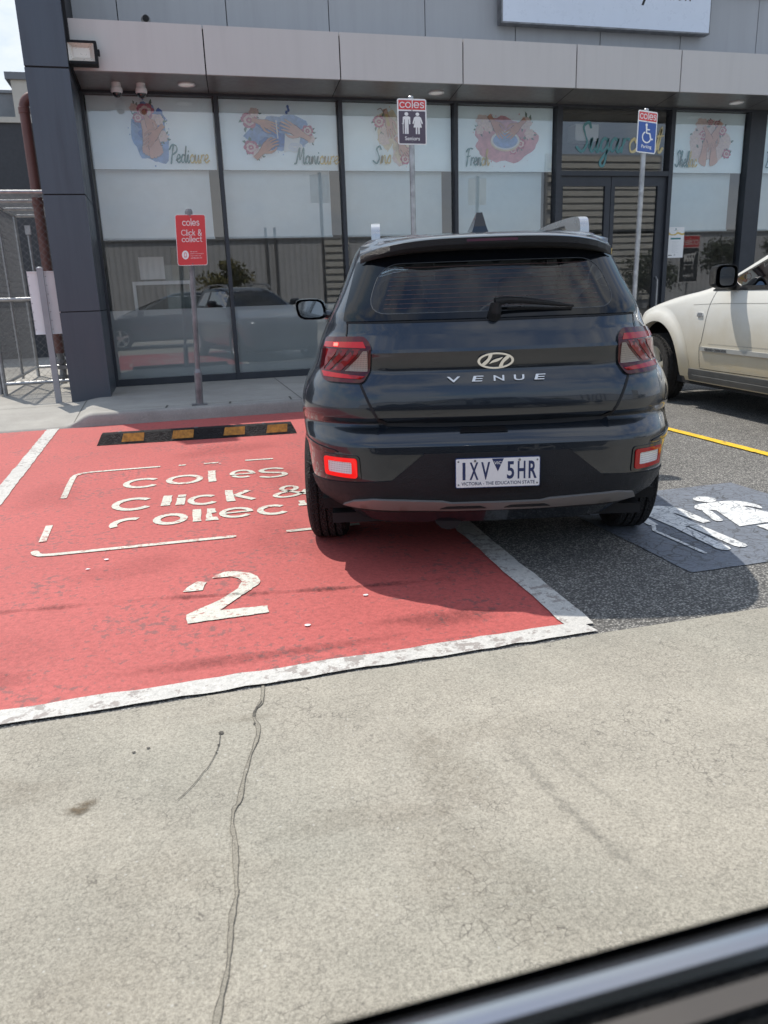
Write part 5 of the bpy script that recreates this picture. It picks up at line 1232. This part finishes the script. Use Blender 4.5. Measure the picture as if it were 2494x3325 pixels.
# tail lamps
for sg in (-1, 1):
    A_ = lambda x, z: (sg*(V_.A(.54, 1.0)+x-.54), z)
    q = lambda L: L if sg > 0 else [p for p in L[::-1]]
    aout = V_.A(.54, 1.0)+.30
    OUT = rpoly([A_(.575, .893), A_(.540, .945), A_(.535, 1.055), A_(.565, 1.090), (sg*(aout), 1.086), (sg*(aout+.015), 1.04), (sg*(aout+.02), .94), (sg*(aout-.05), .897)], [.02, .02, .02, .025, .03, .02, .03, .03])
    b = MB(); V_.patch(b, q(OUT), .010, .012, 0, step=.025, wall=1); tl = b.build('tail_lamp', [m_ldark, m_piano], vh, smooth=50)
    b = MB()
    V_.patch(b, q([A_(.558, 1.040), A_(.572, 1.066), (sg*(aout-.01), 1.066), (sg*(aout), 1.044)]), .012, .002, 0, step=.025)
    V_.patch(b, q([A_(.566, .920), A_(.585, .908), (sg*(aout-.04), .915), (sg*(aout-.01), .938)]), .012, .002, 0, step=.025)
    V_.patch(b, q([A_(.585, 1.036), A_(.625, 1.036), A_(.745, .943), A_(.69, .943)]), .012, .002, 1, step=.025)
    V_.patch(b, q([A_(.648, 1.036), A_(.69, 1.036), A_(.80, .943), A_(.765, .943)]), .0121, .002, 1, step=.025)
    V_.patch(b, q([A_(.715, 1.036), (sg*(aout-.03), 1.036), (sg*(aout-.03), .945), A_(.825, .943)]), .0122, .002, 1, step=.025)
    if sg < 0: V_.patch(b, q([A_(.715, 1.048), A_(.745, 1.048), A_(.745, 1.061), A_(.715, 1.061)]), .0135, .001, 2, step=.01)
    b.build('light_bar', [m_lred2, m_lred, m_spark], tl, smooth=50)
    b = MB(); V_.patch(b, q(rpoly([A_(.551, .943), A_(.551, 1.030), A_(.572, 1.030), A_(.665, .943)], .004)), .0128, .002, 0, step=.02); b.build('indicator_lens', m_lclear, tl, smooth=50)
    # reflector lamp low in the bumper
    C0, C1, z0, z1 = .615, .782, .482, .573
    A_ = lambda x, z: (sg*(V_.A(.60, .53)+(x-.60)*1.12), z); aout = V_.A(.60, .53)+.36
    rp = q(rpoly([A_(C0, z0), A_(C1, z0+.004), A_(C1, z1), A_(C0, z1)], .016)); ip = q(rpoly([A_(C0+.022, z0+.019), A_(C1-.022, z0+.021), A_(C1-.022, z1-.018), A_(C0+.022, z1-.018)], .008))
    b = MB(); V_.patch(b, rp, .010, .012, 0, step=.02, holes=[ip]); rl = b.build('bumper_lamp', m_lit if sg < 0 else m_lred2, vh, smooth=50)
    if sg < 0: rl['label'] = 'lit red bumper lamp'
    else: rl['label'] = 'unlit red bumper lamp'
    b = MB(); V_.patch(b, ip, .006, .006, 0, step=.02); b.build('reverse_lens', m_lclear2, rl, smooth=50)
    b = MB(); V_.patch(b, q(rpoly([A_(C0-.015, z0-.012), A_(C1+.02, z0-.01), A_(C1+.02, z1+.012), A_(C0-.01, z1+.012)], .02)), .005, .004, 0, step=.02); b.build('lamp_surround', m_piano, rl, smooth=50)
    b = MB(); V_.patch(b, q([A_(.70, .596), (sg*(aout-.1), .590), (sg*(aout+.07), .625), (sg*(aout+.07), .64), (sg*(aout-.1), .618), A_(.72, .604)]), .006, .004, 0, step=.03); b.build('bumper_insert', m_piano, vh, smooth=50)
# spoiler
b = MB(); V = []; xs = np.linspace(-.575, .575, 25); K = 7
for x in xs:
    u = abs(x)/.575; d = u**4*.040+u**2*.012; g = u**6*.17+u*u*.04
    V += [(x, .46, 1.532-u*u*.026-u**6*.02), (x, .34+g*.6, 1.522-d*.9-u*u*.006), (x, .205+g, 1.500-d), (x, .194+g, 1.494-d), (x, .190+g, 1.468-d*.95), (x, .215+g*.9, 1.452-d*.85), (x, .29+g*.5, 1.446-d*.7)]
b.add(V, [(i*K+j, i*K+j+1, (i+1)*K+j+1, (i+1)*K+j) for i in range(24) for j in range(K-1)])
for i in range(24*(K-1)):
    j = i % (K-1)
    b.m[i] = 0 if j < 3 else 1
sp = b.build('spoiler', [m_navy, m_black], vh, smooth=45)
b = MB(); V = []
for x in np.linspace(-.11, .11, 7): V += [(x, .186, 1.487), (x, .184, 1.476)]
b.add(V, [(2*i, 2*i+1, 2*i+3, 2*i+2) for i in range(6)]); b.build('stop_lamp', m_ldark, sp)
# roof rails, aerial
for sg in (-1, 1):
    b = MB(); fr = Fr((sg*.50-.021, 0, 0), (0, 1, 0), (0, 0, 1))
    top = catmull([(.595, 1.52), (.605, 1.565), (.64, 1.594), (.75, 1.607), (1.0, 1.614), (1.4, 1.616), (1.8, 1.600), (2.0, 1.562), (2.08, 1.512)], 4)
    bot = [(1.94, 1.515), (1.82, 1.558), (1.6, 1.578), (1.3, 1.585), (.93, 1.580), (.87, 1.545), (.86, 1.515)]
    b.poly(fr, [tuple(p) for p in top][::-1]+bot[::-1], .042, 0, .042); b.poly(Fr((sg*.50-.021, 0, 0), (0, -1, 0), (0, 0, 1)), [(-p[0], p[1]) for p in top]+[(-p[0], p[1]) for p in bot], 0, 0, 0)
    b.build('roof_rail', M('rail silver', (.50, .51, .52), .3, metal=.75, var=.03), vh, smooth=40)
b = MB(); b.add([(-.04-.0, .60, 1.540), (.04, .60, 1.540), (.05, .72, 1.547), (.02, .84, 1.55), (-.02, .84, 1.55), (-.05, .72, 1.547), (-.030, .605, 1.568), (.030, .605, 1.568), (.014, .63, 1.632), (-.014, .63, 1.632), (.010, .665, 1.634), (-.010, .665, 1.634)],
    [(0, 1, 7, 6), (6, 7, 8, 9), (9, 8, 10, 11), (7, 1, 2), (7, 2, 10, 8), (2, 3, 10), (3, 4, 11, 10), (4, 5, 11), (5, 6, 9, 11), (5, 0, 6)]); b.build('roof_aerial', m_piano, vh)
# badge, lettering, number plate
def rearframe(z):
    p = V_.P(0, z); n = V_.nrm(V_.P, 0, z); return Fr(p, (1, 0, 0), np.cross(n, (1, 0, 0)))
fr = rearframe(.981); b = MB()
E1 = [(.079*math.cos(t), .0375*math.sin(t)) for t in np.linspace(0, 2*PI, 49)[:-1]]; E2 = [(.068*math.cos(t), .0295*math.sin(t)) for t in np.linspace(0, 2*PI, 49)[:-1]]
b.poly(fr, E1, .009, 0, .009, holes=[E2])
b.poly(fr, catmull([(-.052, -.022), (-.036, -.012), (-.020, .012), (-.016, .031), (-.030, .031), (-.036, .010), (-.058, -.012)], 4, True), .0085, 0, .008)
b.poly(fr, catmull([(.052, .022), (.036, .012), (.020, -.012), (.016, -.031), (.030, -.031), (.036, -.010), (.058, .012)], 4, True), .0085, 0, .008)
b.poly(fr, catmull([(-.028, -.014), (-.010, .003), (.018, .012), (.030, .014), (.012, -.002), (-.016, -.010)], 4, True), .0082, 0, .008)
b.build('badge', m_chrome, vh, smooth=30)
fr = rearframe(.902)
for ch, x0, x1 in (('V', -.213, -.155), ('E', -.105, -.053), ('N', -.010, .036), ('U', .078, .123), ('E', .166, .216)):
    b = MB(); b.text(fr, ch, x0, x1, -.0125, .0125, .007, 0, .12 if ch == 'E' else 0, .01, .006); b.build('letter', m_silver, vh)
fr = Fr((0, -.012, .502), (1, 0, 0), (0, 0, 1)); b = MB()
b.rrect(fr, -.186, .186, -.067, .067, .008, 0, 1, .012); b.rrect(fr, -.183, .183, -.064, .064, .006, .0008, 0)
npl = b.build('number_plate', [M('plate white', (.72, .73, .74), .4, var=.03), M('plate blue', (.022, .045, .16), .4, var=0)], vh)
b = MB()
for ch, x0, x1 in (('1', -.155, -.142), ('X', -.124, -.085), ('V', -.073, -.034), ('5', .040, .072), ('H', .087, .121), ('R', .135, .171)): b.text(fr, ch, x0, x1, -.031, .048, .0015, 0, 0, .022)
b.poly(fr, [(-.026, .062), (.026, .062), (0, .004)], .0015, 0); b.text(fr, 'VIC', -.016, .016, .036, .050, .0022, 1, 0, .01)
b.text(fr, 'VICTORIA - THE EDUCATION STATE', -.160, .163, -.055, -.040, .0015, 0, 0, .012)
for x in (-.173, .173): b.disc(fr, x, .052, .004, n=.002, m=2); b.disc(fr, x, -.052, .004, n=.002, m=2)
for x in (-.10, .095): b.disc(fr, x, .054, .0055, n=.003, m=2)
b.build('plate_lettering', [M('plate ink', (.015, .028, .10), .4, var=0), m_swhite, m_galvd], npl)
# wiper
b = MB(); q = lambda x, z, o: tuple(V_.P(V_.A(x, z), z)+V_.nrm(V_.P, V_.A(x, z), z)*o)
b.tube([q(0, 1.165, 0), q(0, 1.168, .045), q(.002, 1.19, .06)], [.03, .028, .020], 12); b.tube([q(0, 1.195, .055), q(.05, 1.204, .052), q(.13, 1.202, .045), q(.22, 1.195, .035), q(.345, 1.184, .020)], [.019, .016, .014, .011, .005], 10)
b.tube([q(.06, 1.188, .012), q(.34, 1.179, .010)], .006, 6); b.build('rear_wiper', m_black, vh, smooth=50)
# mirrors, wheels
for sg in (-1, 1):
    b = MB(); cx = sg*.975; 
    V = []; n = 16
    for dy, s_ in ((0, .98), (.03, 1.04), (.07, 1.0), (.11, .8), (.13, .45)):
        for k in range(n):
            t = 2*PI*k/n; ex = math.copysign(abs(math.cos(t))**.55, math.cos(t)); ez = math.copysign(abs(math.sin(t))**.6, math.sin(t))
            V.append((cx+sg*.012*ez+.105*ex*s_, 2.30+dy, 1.185+.072*ez*s_))
    b.add(V, [(i*n+k, (i+1)*n+k, (i+1)*n+(k+1) % n, i*n+(k+1) % n) for i in range(4) for k in range(n)]+[tuple(range(4*n, 5*n))[::-1]])
    b.tube([(sg*.79, 2.38, 1.135), (sg*.9, 2.36, 1.15)], [.035, .03], 8); mr = b.build('wing_mirror', m_navy, vh, smooth=60)
    b = MB(); V = [(p[0], p[1]+.006, p[2]) for p in V[:n]]; V = [((p[0]-cx)*.82+cx, p[1]-.004-(p[0]-cx)*.12*sg, (p[2]-1.185)*.80+1.185) for p in V]; b.add(V, [tuple(range(n))]); b.build('mirror_glass', M('mirror glass', (.16, .18, .2), .04, metal=1, var=0), mr)
    for yy in (.79, 3.31): wheel(vh, sg*.800, yy, .322, .205, .215, sg, lugs=False)
# cabin
m_seat = M('seat fabric', (.018, .018, .02), .85, var=.2, vs=30)
def rounded(b, c, d, r, m=0, rx=0):
    x, y, z = d; k = MB(); k.rbox(-x/2, x/2, -y/2, y/2, -z/2, z/2, r, m, 'y'); Mx = Matrix.Rotation(rx, 3, 'X')
    k.v = [tuple(np.array(Mx @ Vector(p))+c) for p in k.v]; b.add(k.v, k.f, m)
for sx in (-.36, .36):
    b = MB(); rounded(b, (sx, 1.62, .86), (.50, .12, .62), .10, rx=R(12)); rounded(b, (sx, 1.98, .56), (.5, .5, .14), .06); b.build('front_seat', m_seat, vh, smooth=50)
    b = MB(); rounded(b, (sx, 1.54, 1.275), (.26, .10, .15), .05); b.tube([(sx-.07, 1.56, 1.1), (sx-.07, 1.55, 1.24)], .008, 6); b.tube([(sx+.07, 1.56, 1.1), (sx+.07, 1.55, 1.24)], .008, 6); b.build('headrest', m_seat, vh, smooth=50)
    b = MB(); rounded(b, (sx*1.02, .80, 1.20), (.25, .09, .09), .04); b.tube([(sx-.06, .80, 1.05), (sx-.06, .8, 1.18)], .008, 6); b.tube([(sx+.06, .80, 1.05), (sx+.06, .8, 1.18)], .008, 6); b.build('headrest', m_seat, vh, smooth=50)
b = MB(); rounded(b, (0, .86, .83), (1.24, .14, .60), .08, rx=R(14)); rounded(b, (0, 1.1, .56), (1.24, .5, .14), .05); b.b2(-.60, .60, .16, .78, 1.02, 1.045); b.build('rear_seat', m_seat, vh, smooth=50)
b = MB(); b.b2(-.72, .72, 2.45, 2.9, .7, 1.04); b.b2(-.8, .8, .3, 3.0, .28, .33); b.build('dashboard', m_black, vh)
b = MB(); P = [(.36+.18*math.cos(t), 2.33-.07*math.sin(t), 1.02+.17*math.sin(t)) for t in np.linspace(0, 2*PI, 28)]; b.tube(P, .016, 8); b.tube([(.36, 2.36, 1.0), (.36, 2.5, .95)], .04, 8); b.build('steering_wheel', m_black, vh, smooth=60)
b = MB(); rounded(b, (0, 2.12, 1.375), (.23, .03, .065), .025); b.build('cabin_mirror', m_black, vh)

# ---- the white four wheel drive at the right
k = NT('dusty white paint'); sp = k.n('SeparateXYZ'); k.l(k.co(), sp.inputs[0])
dz = k.math('ADD', sp.outputs[2], k.math('MULTIPLY', k.math('SUBTRACT', k.noise(3.5, 5, .6), .5), .35))
c = k.mix(k.ramp(dz, [(.40, .95), (.75, .55), (1.08, .10)]), (.76, .75, .70), (.50, .42, .28))
k.set(Base_Color=c, Roughness=.4, Coat_Weight=.5, Coat_Roughness=.12); m_cream_p = k.m
jp = empty('parked_wagon', (5.247+.93*.99588-3.78*.09063, 7.484-.93*.09063-3.78*.99588, 0), R(-5.2), 'dusty white four wheel drive wagon parked nose in at the right edge', 'car')
JP = [
 (.28, .84, .20, 4.55, .3, .3, .45, .4, .05, .14),
 (.36, .885, .08, 4.66, .3, .3, .45, .42, .05, .14),
 (.45, .905, .02, 4.72, .3, .3, .45, .42, .05, .14),
 (.60, .922, .0, 4.74, .3, .3, .45, .42, .05, .14),
 (.70, .924, .0, 4.74, .3, .3, .45, .42, .05, .14),
 (.90, .918, .02, 4.71, .3, .3, .45, .42, .05, .14),
 (.97, .912, .03, 4.66, .3, .3, .45, .42, .05, .16),
 (1.02, .905, .04, 4.56, .3, .3, .5, .5, .05, .20),
 (1.06, .897, .05, 4.45, .3, .3, .52, .6, .05, .24),
 (1.10, .886, .06, 4.30, .3, .3, .55, .7, .05, .26),
 (1.15, .868, .07, 4.02, .3, .3, .58, .7, .05, .26),
 (1.19, .850, .08, 3.70, .3, .3, .58, .6, .05, .24),
 (1.22, .830, .09, 3.48, .28, .28, .5, .45, .05, .22),
 (1.25, .815, .11, 3.30, .26, .26, .24, .22, .05, .14),
 (1.30, .795, .14, 3.12, .24, .24, .16, .14, .05, .14),
 (1.40, .755, .20, 2.88, .22, .22, .16, .14, .05, .14),
 (1.55, .695, .30, 2.55, .2, .2, .16, .14, .05, .14),
 (1.64, .645, .38, 2.33, .2, .2, .16, .14, .05, .14),
 (1.69, .56, .50, 2.10, .2, .2, .16, .14, .05, .14),
 (1.715, .40, .75, 1.75, .2, .2, .25, .25, .05, .1),
 (1.722, .15, 1.05, 1.15, .1, .04, .1, .04, 0, 0)]
J_ = Car(JP, tap=.03, e=.82)
zs = sorted(set([r[0] for r in JP]+[round(.28+.03*i, 4) for i in range(31)]+[1.04, 1.08, 1.12, 1.135, 1.165, 1.18, 1.205, 1.235, 1.27]+[1.345, 1.45, 1.5, 1.6, 1.665, 1.705]))
JW = [(.55, 1.23), (2.97, 1.23), (2.11, 1.58), (.75, 1.60)]
jh = [lambda x, y, z: abs(x) > .5 and inpoly(y, z, JW), lambda x, y, z: y > 1.9 and 1.29 < z < 1.62 and abs(x) < .70-(z-1.29)*.4, lambda x, y, z: y < .5 and 1.27 < z < 1.6 and abs(x) < .6]
J_.body('body', zs, [m_cream_p, m_black], jp, [(yy, .38, .53, sx*.5, sx*1.2) for yy in (1.10, 4.02) for sx in (-1, 1)], jh, 30)
for sg in (-1, 1):
    fs = lambda y, z, sg=sg: J_.side(y, z, sg); O_ = lambda d, sg=sg: d*sg
    def jpatch(b, L, off, th, m=0, step=.06, holes=()):
        L = L if sg > 0 else L
        J_.patch(b, L, O_(off), O_(th), m, fs, step, holes)
    # sill cladding
    b = MB(); jpatch(b, [(1.58, .30), (3.40, .30), (3.34, .42), (1.62, .42)], .012, .014); jpatch(b, [(1.60, .335), (3.30, .335), (3.29, .36), (1.60, .36)], .018, .008); b.build('sill_trim', M('grey sill trim', (.115, .115, .11), .55, var=.2, vs=4), jp, smooth=40)
    # arch flares
    for yy in (1.10, 4.02):
        b = MB(); V = []; K = 30
        for i in range(K+1):
            t = R(-8+(196)*i/K)
            for rr, dx in ((.512, -.06), (.514, .030), (.60, .032), (.618, .012), (.68, .002)):
                y = yy+rr*math.cos(t); z = .38+rr*.98*math.sin(t); z = max(z, .33); x = abs(fs(min(max(y, .3), 4.6), z)[0]); V.append((sg*(x+dx), y, z))
        b.add(V, [((5*i+j, 5*i+5+j, 5*i+6+j, 5*i+j+1) if sg > 0 else (5*i+j, 5*i+j+1, 5*i+6+j, 5*i+5+j)) for i in range(K) for j in range(4)]); b.build('arch_flare', m_cream_p, jp, smooth=60)
    # moulding with lettering
    b = MB(); jpatch(b, rpoly([(1.95, .615), (3.11, .615), (3.11, .655), (1.95, .655)], .012), .020, .022); jpatch(b, rpoly([(1.60, .615), (1.90, .615), (1.90, .655), (1.60, .655)], .012), .020, .022); md = b.build('door_moulding', M('moulding grey', (.36, .36, .34), .5, var=.08), jp, smooth=30)
    b = MB(); bx = abs(fs(2.85, .635)[0])+.0205; fr = Fr((sg*bx, 2.82, .635), (0, -1, 0) if sg < 0 else (0, 1, 0), (0, 0, 1))
    b.text(fr, 'GRAND CHEROKEE', -.20, .16, -.013, .013, .004, 0, 0, .012, .004); b.build('lettering', M('raised letter grey', (.10, .10, .10), .5, var=0), md)
    # shut lines, then darker strips that paint the shade of the creases
    b = MB()
    for L in ([(3.02, 1.225), (3.06, 1.05), (3.09, .85), (3.12, .70), (3.15, .66), (3.145, .44)], [(1.92, 1.22), (1.92, .44)], [(1.62, .44), (3.145, .43)], [(1.0, 1.22), (1.0, .9)]): GAP(J_, jp, L, .006, O_(.0022), fs)
    GAP(J_, jp, [(3.35, 1.06), (2.9, 1.075), (.5, 1.09)], .004, O_(.0018), fs, M('crease shade', (.32, .30, .26), .6, var=0))
    GAP(J_, jp, [(3.0, .685), (.9, .70)], .004, O_(.0018), fs, MC['crease shade'])
    # windows
    b = MB(); jpatch(b, rpoly([(.56, 1.225), (3.0, 1.225), (2.13, 1.585), (.76, 1.605)], .04), .004, .003); b.build('side_window', glass_mat('green car glass', (.30, .36, .34), 1.2, .02), jp, smooth=60)
    b = MB()
    jpatch(b, [(.5, 1.195), (3.10, 1.195), (3.04, 1.232), (.5, 1.232)], .010, .008); J_.strip(b, [(3.01, 1.225), (2.12, 1.595)], .014, O_(.008), 0, fs); jpatch(b, [(1.93, 1.22), (2.02, 1.22), (1.97, 1.6), (1.89, 1.6)], .008, .004)
    jpatch(b, [(2.80, 1.228), (2.99, 1.228), (2.80, 1.31)], .008, .004)
    b.build('window_trim', m_black, jp, smooth=40)
    # badge
    b = MB(); jpatch(b, rpoly([(3.135, .945), (3.235, .945), (3.225, .985), (3.14, .985)], .012), .012, .012); b.build('fender_badge', m_silver, jp)
    # mirror
    b = MB(); V = []; n = 18; cx = sg*(.83+.17)
    for dy, s_ in ((0, .94), (-.0, 1.0), (.05, 1.04), (.11, .95), (.16, .7), (.18, .35)):
        for kk in range(n):
            t = 2*PI*kk/n; ex = math.copysign(abs(math.cos(t))**.5, math.cos(t)); ez = math.copysign(abs(math.sin(t))**.5, math.sin(t))
            V.append((cx+.115*ex*s_, 2.66+dy, 1.325+.105*ez*s_-.0))
    b.add(V, [(i*n+kk, (i+1)*n+kk, (i+1)*n+(kk+1) % n, i*n+(kk+1) % n) for i in range(5) for kk in range(n)]+[tuple(range(5*n, 6*n))[::-1]])
    b.tube([(sg*.81, 2.80, 1.235), (sg*.93, 2.76, 1.25)], [.045, .04], 10); mr = b.build('wing_mirror', m_black, jp, smooth=60)
    b = MB(); b.add([((p[0]-cx)*.80+cx, p[1]-.006-(p[0]-cx)*.16*sg, (p[2]-1.325)*.84+1.325) for p in V[:n]], [tuple(range(n))]); b.build('mirror_glass', M('dark mirror glass', (.11, .115, .12), .05, metal=1, var=0), mr)
    for yy in (1.10, 4.09): wheel(jp, sg*.80, yy, .372, .245, .235, sg, 5, M('champagne alloy', (.56, .52, .42), .45, metal=.25, var=.08), rub=M('dusty rubber', (.055, .05, .046), .85, var=.25, vs=14, bump=.2, bs=90))
    b = MB(); b.rbox(sg*.50-.16, sg*.50+.16, 4.40, 4.56, .80, .95, .05, 0, 'y'); b.build('headlight', m_lclear2, jp, smooth=40)
b = MB(); V = []; zz = np.linspace(1.27, 1.64, 7)
for z in zz:
    hw = J_.par(z)[0]; o = J_.half(z)[::-1][:21]
    for x in np.linspace(-hw*.86, hw*.86, 9): V.append((x, float(np.interp(abs(x), o[:, 0], o[:, 1]))+.004, z))
b.add(V, [(9*i+j+1, 9*i+j, 9*i+9+j, 9*i+10+j) for i in range(6) for j in range(8)]); b.build('windscreen', m_cglass, jp, smooth=60)
b = MB(); J_.patch(b, [(-.62, 1.26), (.62, 1.26), (.55, 1.61), (-.55, 1.61)], .005, .003, step=.08); b.build('rear_window', m_cglass, jp)
b = MB(); b.b2(-.80, .80, .4, 4.4, .24, .33); b.b2(-.5, .5, 1.5, 4.4, .5, .8); b.build('underbody', m_dark, jp)
for sx in (-.38, .38):
    b = MB(); rounded(b, (sx, 1.75, 1.0), (.52, .13, .65), .1, rx=R(12)); rounded(b, (sx, 2.1, .68), (.5, .5, .15), .06); b.build('front_seat', m_seat, jp, smooth=50)
b = MB(); b.b2(-.74, .74, 2.6, 3.0, .8, 1.2); b.build('dashboard', m_black, jp)
b = MB(); b.b2(-.25, .25, 4.66, 4.74, .62, .93)
for q in range(7): b.b2(-.225+.065*q, -.190+.065*q, 4.735, 4.75, .66, .90, 1)
b.build('grille', [m_cream_p, m_black], jp)

# ---- the car the picture was taken from: its driver's window sill shows in the corner
oc = empty('near_car', (2.35, -.561, 0), R(90), 'dark car with chrome window sill trim filling the bottom right corner', 'car')
OP = [
 (.22, .78, .18, 4.42, .3, .3, .4, .4, .05, .12), (.30, .85, .06, 4.50, .3, .3, .4, .4, .05, .12), (.45, .885, .0, 4.58, .3, .3, .4, .4, .05, .12), (.62, .90, .0, 4.56, .3, .3, .4, .4, .05, .14),
 (.78, .90, .03, 4.42, .3, .3, .4, .4, .05, .16), (.86, .892, .05, 4.05, .3, .3, .4, .4, .05, .16), (.885, .885, .06, 3.8, .3, .3, .4, .4, .05, .16), (.90, .878, .08, 3.6, .3, .3, .4, .4, .05, .16),
 (.95, .862, .18, 3.3, .3, .3, .4, .4, .05, .16), (1.0, .848, .35, 3.12, .28, .3, .36, .3, .05, .16), (1.2, .795, .65, 2.75, .26, .3, .34, .3, .05, .16), (1.40, .725, .98, 2.32, .24, .3, .3, .3, .05, .16),
 (1.47, .66, 1.15, 2.15, .22, .25, .3, .3, .05, .12), (1.51, .52, 1.35, 1.95, .2, .2, .25, .25, .05, .1), (1.525, .2, 1.6, 1.7, .1, .04, .1, .04, 0, 0)]
O_c = Car(OP, tap=.04, e=.84)
zs = sorted(set([r[0] for r in OP]+[round(.22+.04*i, 3) for i in range(32)]+[.895, .905, 1.39, 1.405, 1.43]))
OW = [(.85, .90), (3.62, .898), (2.28, 1.402), (1.05, 1.402)]
oh = [lambda x, y, z: abs(x) > .55 and inpoly(y, z, OW), lambda x, y, z: y > 2.0 and .97 < z < 1.44 and abs(x) < .7-(z-.97)*.3, lambda x, y, z: y < 1.2 and 1.02 < z < 1.4 and abs(x) < .6]
O_c.body('body', zs, [m_navy, m_black], oc, [(yy, .32, .37, sx*.45, sx*1.2) for yy in (.86, 3.6) for sx in (-1, 1)], oh, 30)
for sg in (-1, 1):
    fs = lambda y, z, sg=sg: O_c.side(y, z, sg)
    b = MB()
    # sill: outer rubber, chrome bead, groove, inner lip, padded door top
    sx = lambda y: abs(fs(y, .89)[0])
    L = []; ys_ = np.linspace(1.0, 3.3, 24)
    prof = [(-.003, .882, 0), (-.004, .892, 0), (-.0045, .8925, 0), (-.005, .893, 1), (-.010, .8975, 1), (-.015, .9008, 1), (-.020, .9028, 1), (-.025, .9033, 1), (-.0305, .9015, 1), (-.0345, .8965, 1), (-.035, .893, 0), (-.0405, .8915, 0), (-.041, .8935, 2), (-.054, .8915, 2), (-.056, .886, 0), (-.067, .880, 0), (-.07, .858, 0), (-.11, .852, 0), (-.13, .80, 0), (-.135, .45, 0)]
    V = []
    for y in ys_:
        for d, z, _ in prof: V.append((sg*(sx(y)+d), y, z+.0))
    n = len(prof)
    for i in range(len(ys_)-1):
        for j in range(n-1): b.add([V[i*n+j], V[i*n+j+1], V[(i+1)*n+j+1], V[(i+1)*n+j]], [(0, 1, 2, 3) if sg > 0 else (3, 2, 1, 0)], prof[j+1][2] if prof[j+1][2] == prof[j][2] else 0)
    b.build('window_sill', [m_black, M('brushed chrome sill', (.44, .44, .45), .24, metal=1, var=0), M('bronze grey lip', (.12, .105, .09), .4, metal=.4, var=.05)], oc, smooth=180)
    b = MB(); dd = .0035*sg
    O_c.strip(b, [(.85, .90), (1.05, 1.405), (2.28, 1.405), (3.1, 1.10), (3.62, .90)], .022, dd, 0, fs); b.build('window_chrome', m_chrome, oc)
    b = MB(); O_c.patch(b, [(.88, .905), (1.65, .905), (1.68, 1.395), (1.06, 1.395)], .003*sg, .002*sg, 0, fs, .08)
    if sg < 0: O_c.patch(b, [(1.75, .905), (3.58, .905), (2.28, 1.395), (1.78, 1.395)], .003*sg, .002*sg, 0, fs, .08)
    b.build('side_window', m_cglass, oc, smooth=60)
    b = MB(); O_c.patch(b, [(1.65, .90), (1.75, .90), (1.78, 1.40), (1.68, 1.40)], .003*sg, .002*sg, 0, fs, .08); b.build('window_pillar', m_piano, oc)
    b = MB(); rounded(b, (sg*1.0, 3.02, .98), (.22, .12, .15), .05); b.tube([(sg*.86, 3.05, .92), (sg*.95, 3.04, .95)], .03, 8); b.build('wing_mirror', m_navy, oc, smooth=60)
    for yy in (.86, 3.6): wheel(oc, sg*.79, yy, .325, .21, .225, sg, 5, m_silver)
b = MB(); V = []; zz = np.linspace(.97, 1.44, 7)
for z in zz:
    hw = O_c.par(z)[0]; o = O_c.half(z)[::-1][:21]
    for x in np.linspace(-hw*.86, hw*.86, 9): V.append((x, float(np.interp(abs(x), o[:, 0], o[:, 1]))+.004, z))
b.add(V, [(9*i+j+1, 9*i+j, 9*i+9+j, 9*i+10+j) for i in range(6) for j in range(8)]); b.build('windscreen', m_cglass2, oc, smooth=60)
b = MB(); b.b2(-.8, .8, .4, 4.2, .22, .28); b.build('underbody', m_dark, oc)
b = MB(); rounded(b, (-.36, 1.7, .85), (.5, .12, .6), .1, rx=R(12)); b.build('front_seat', m_seat, oc, smooth=50)
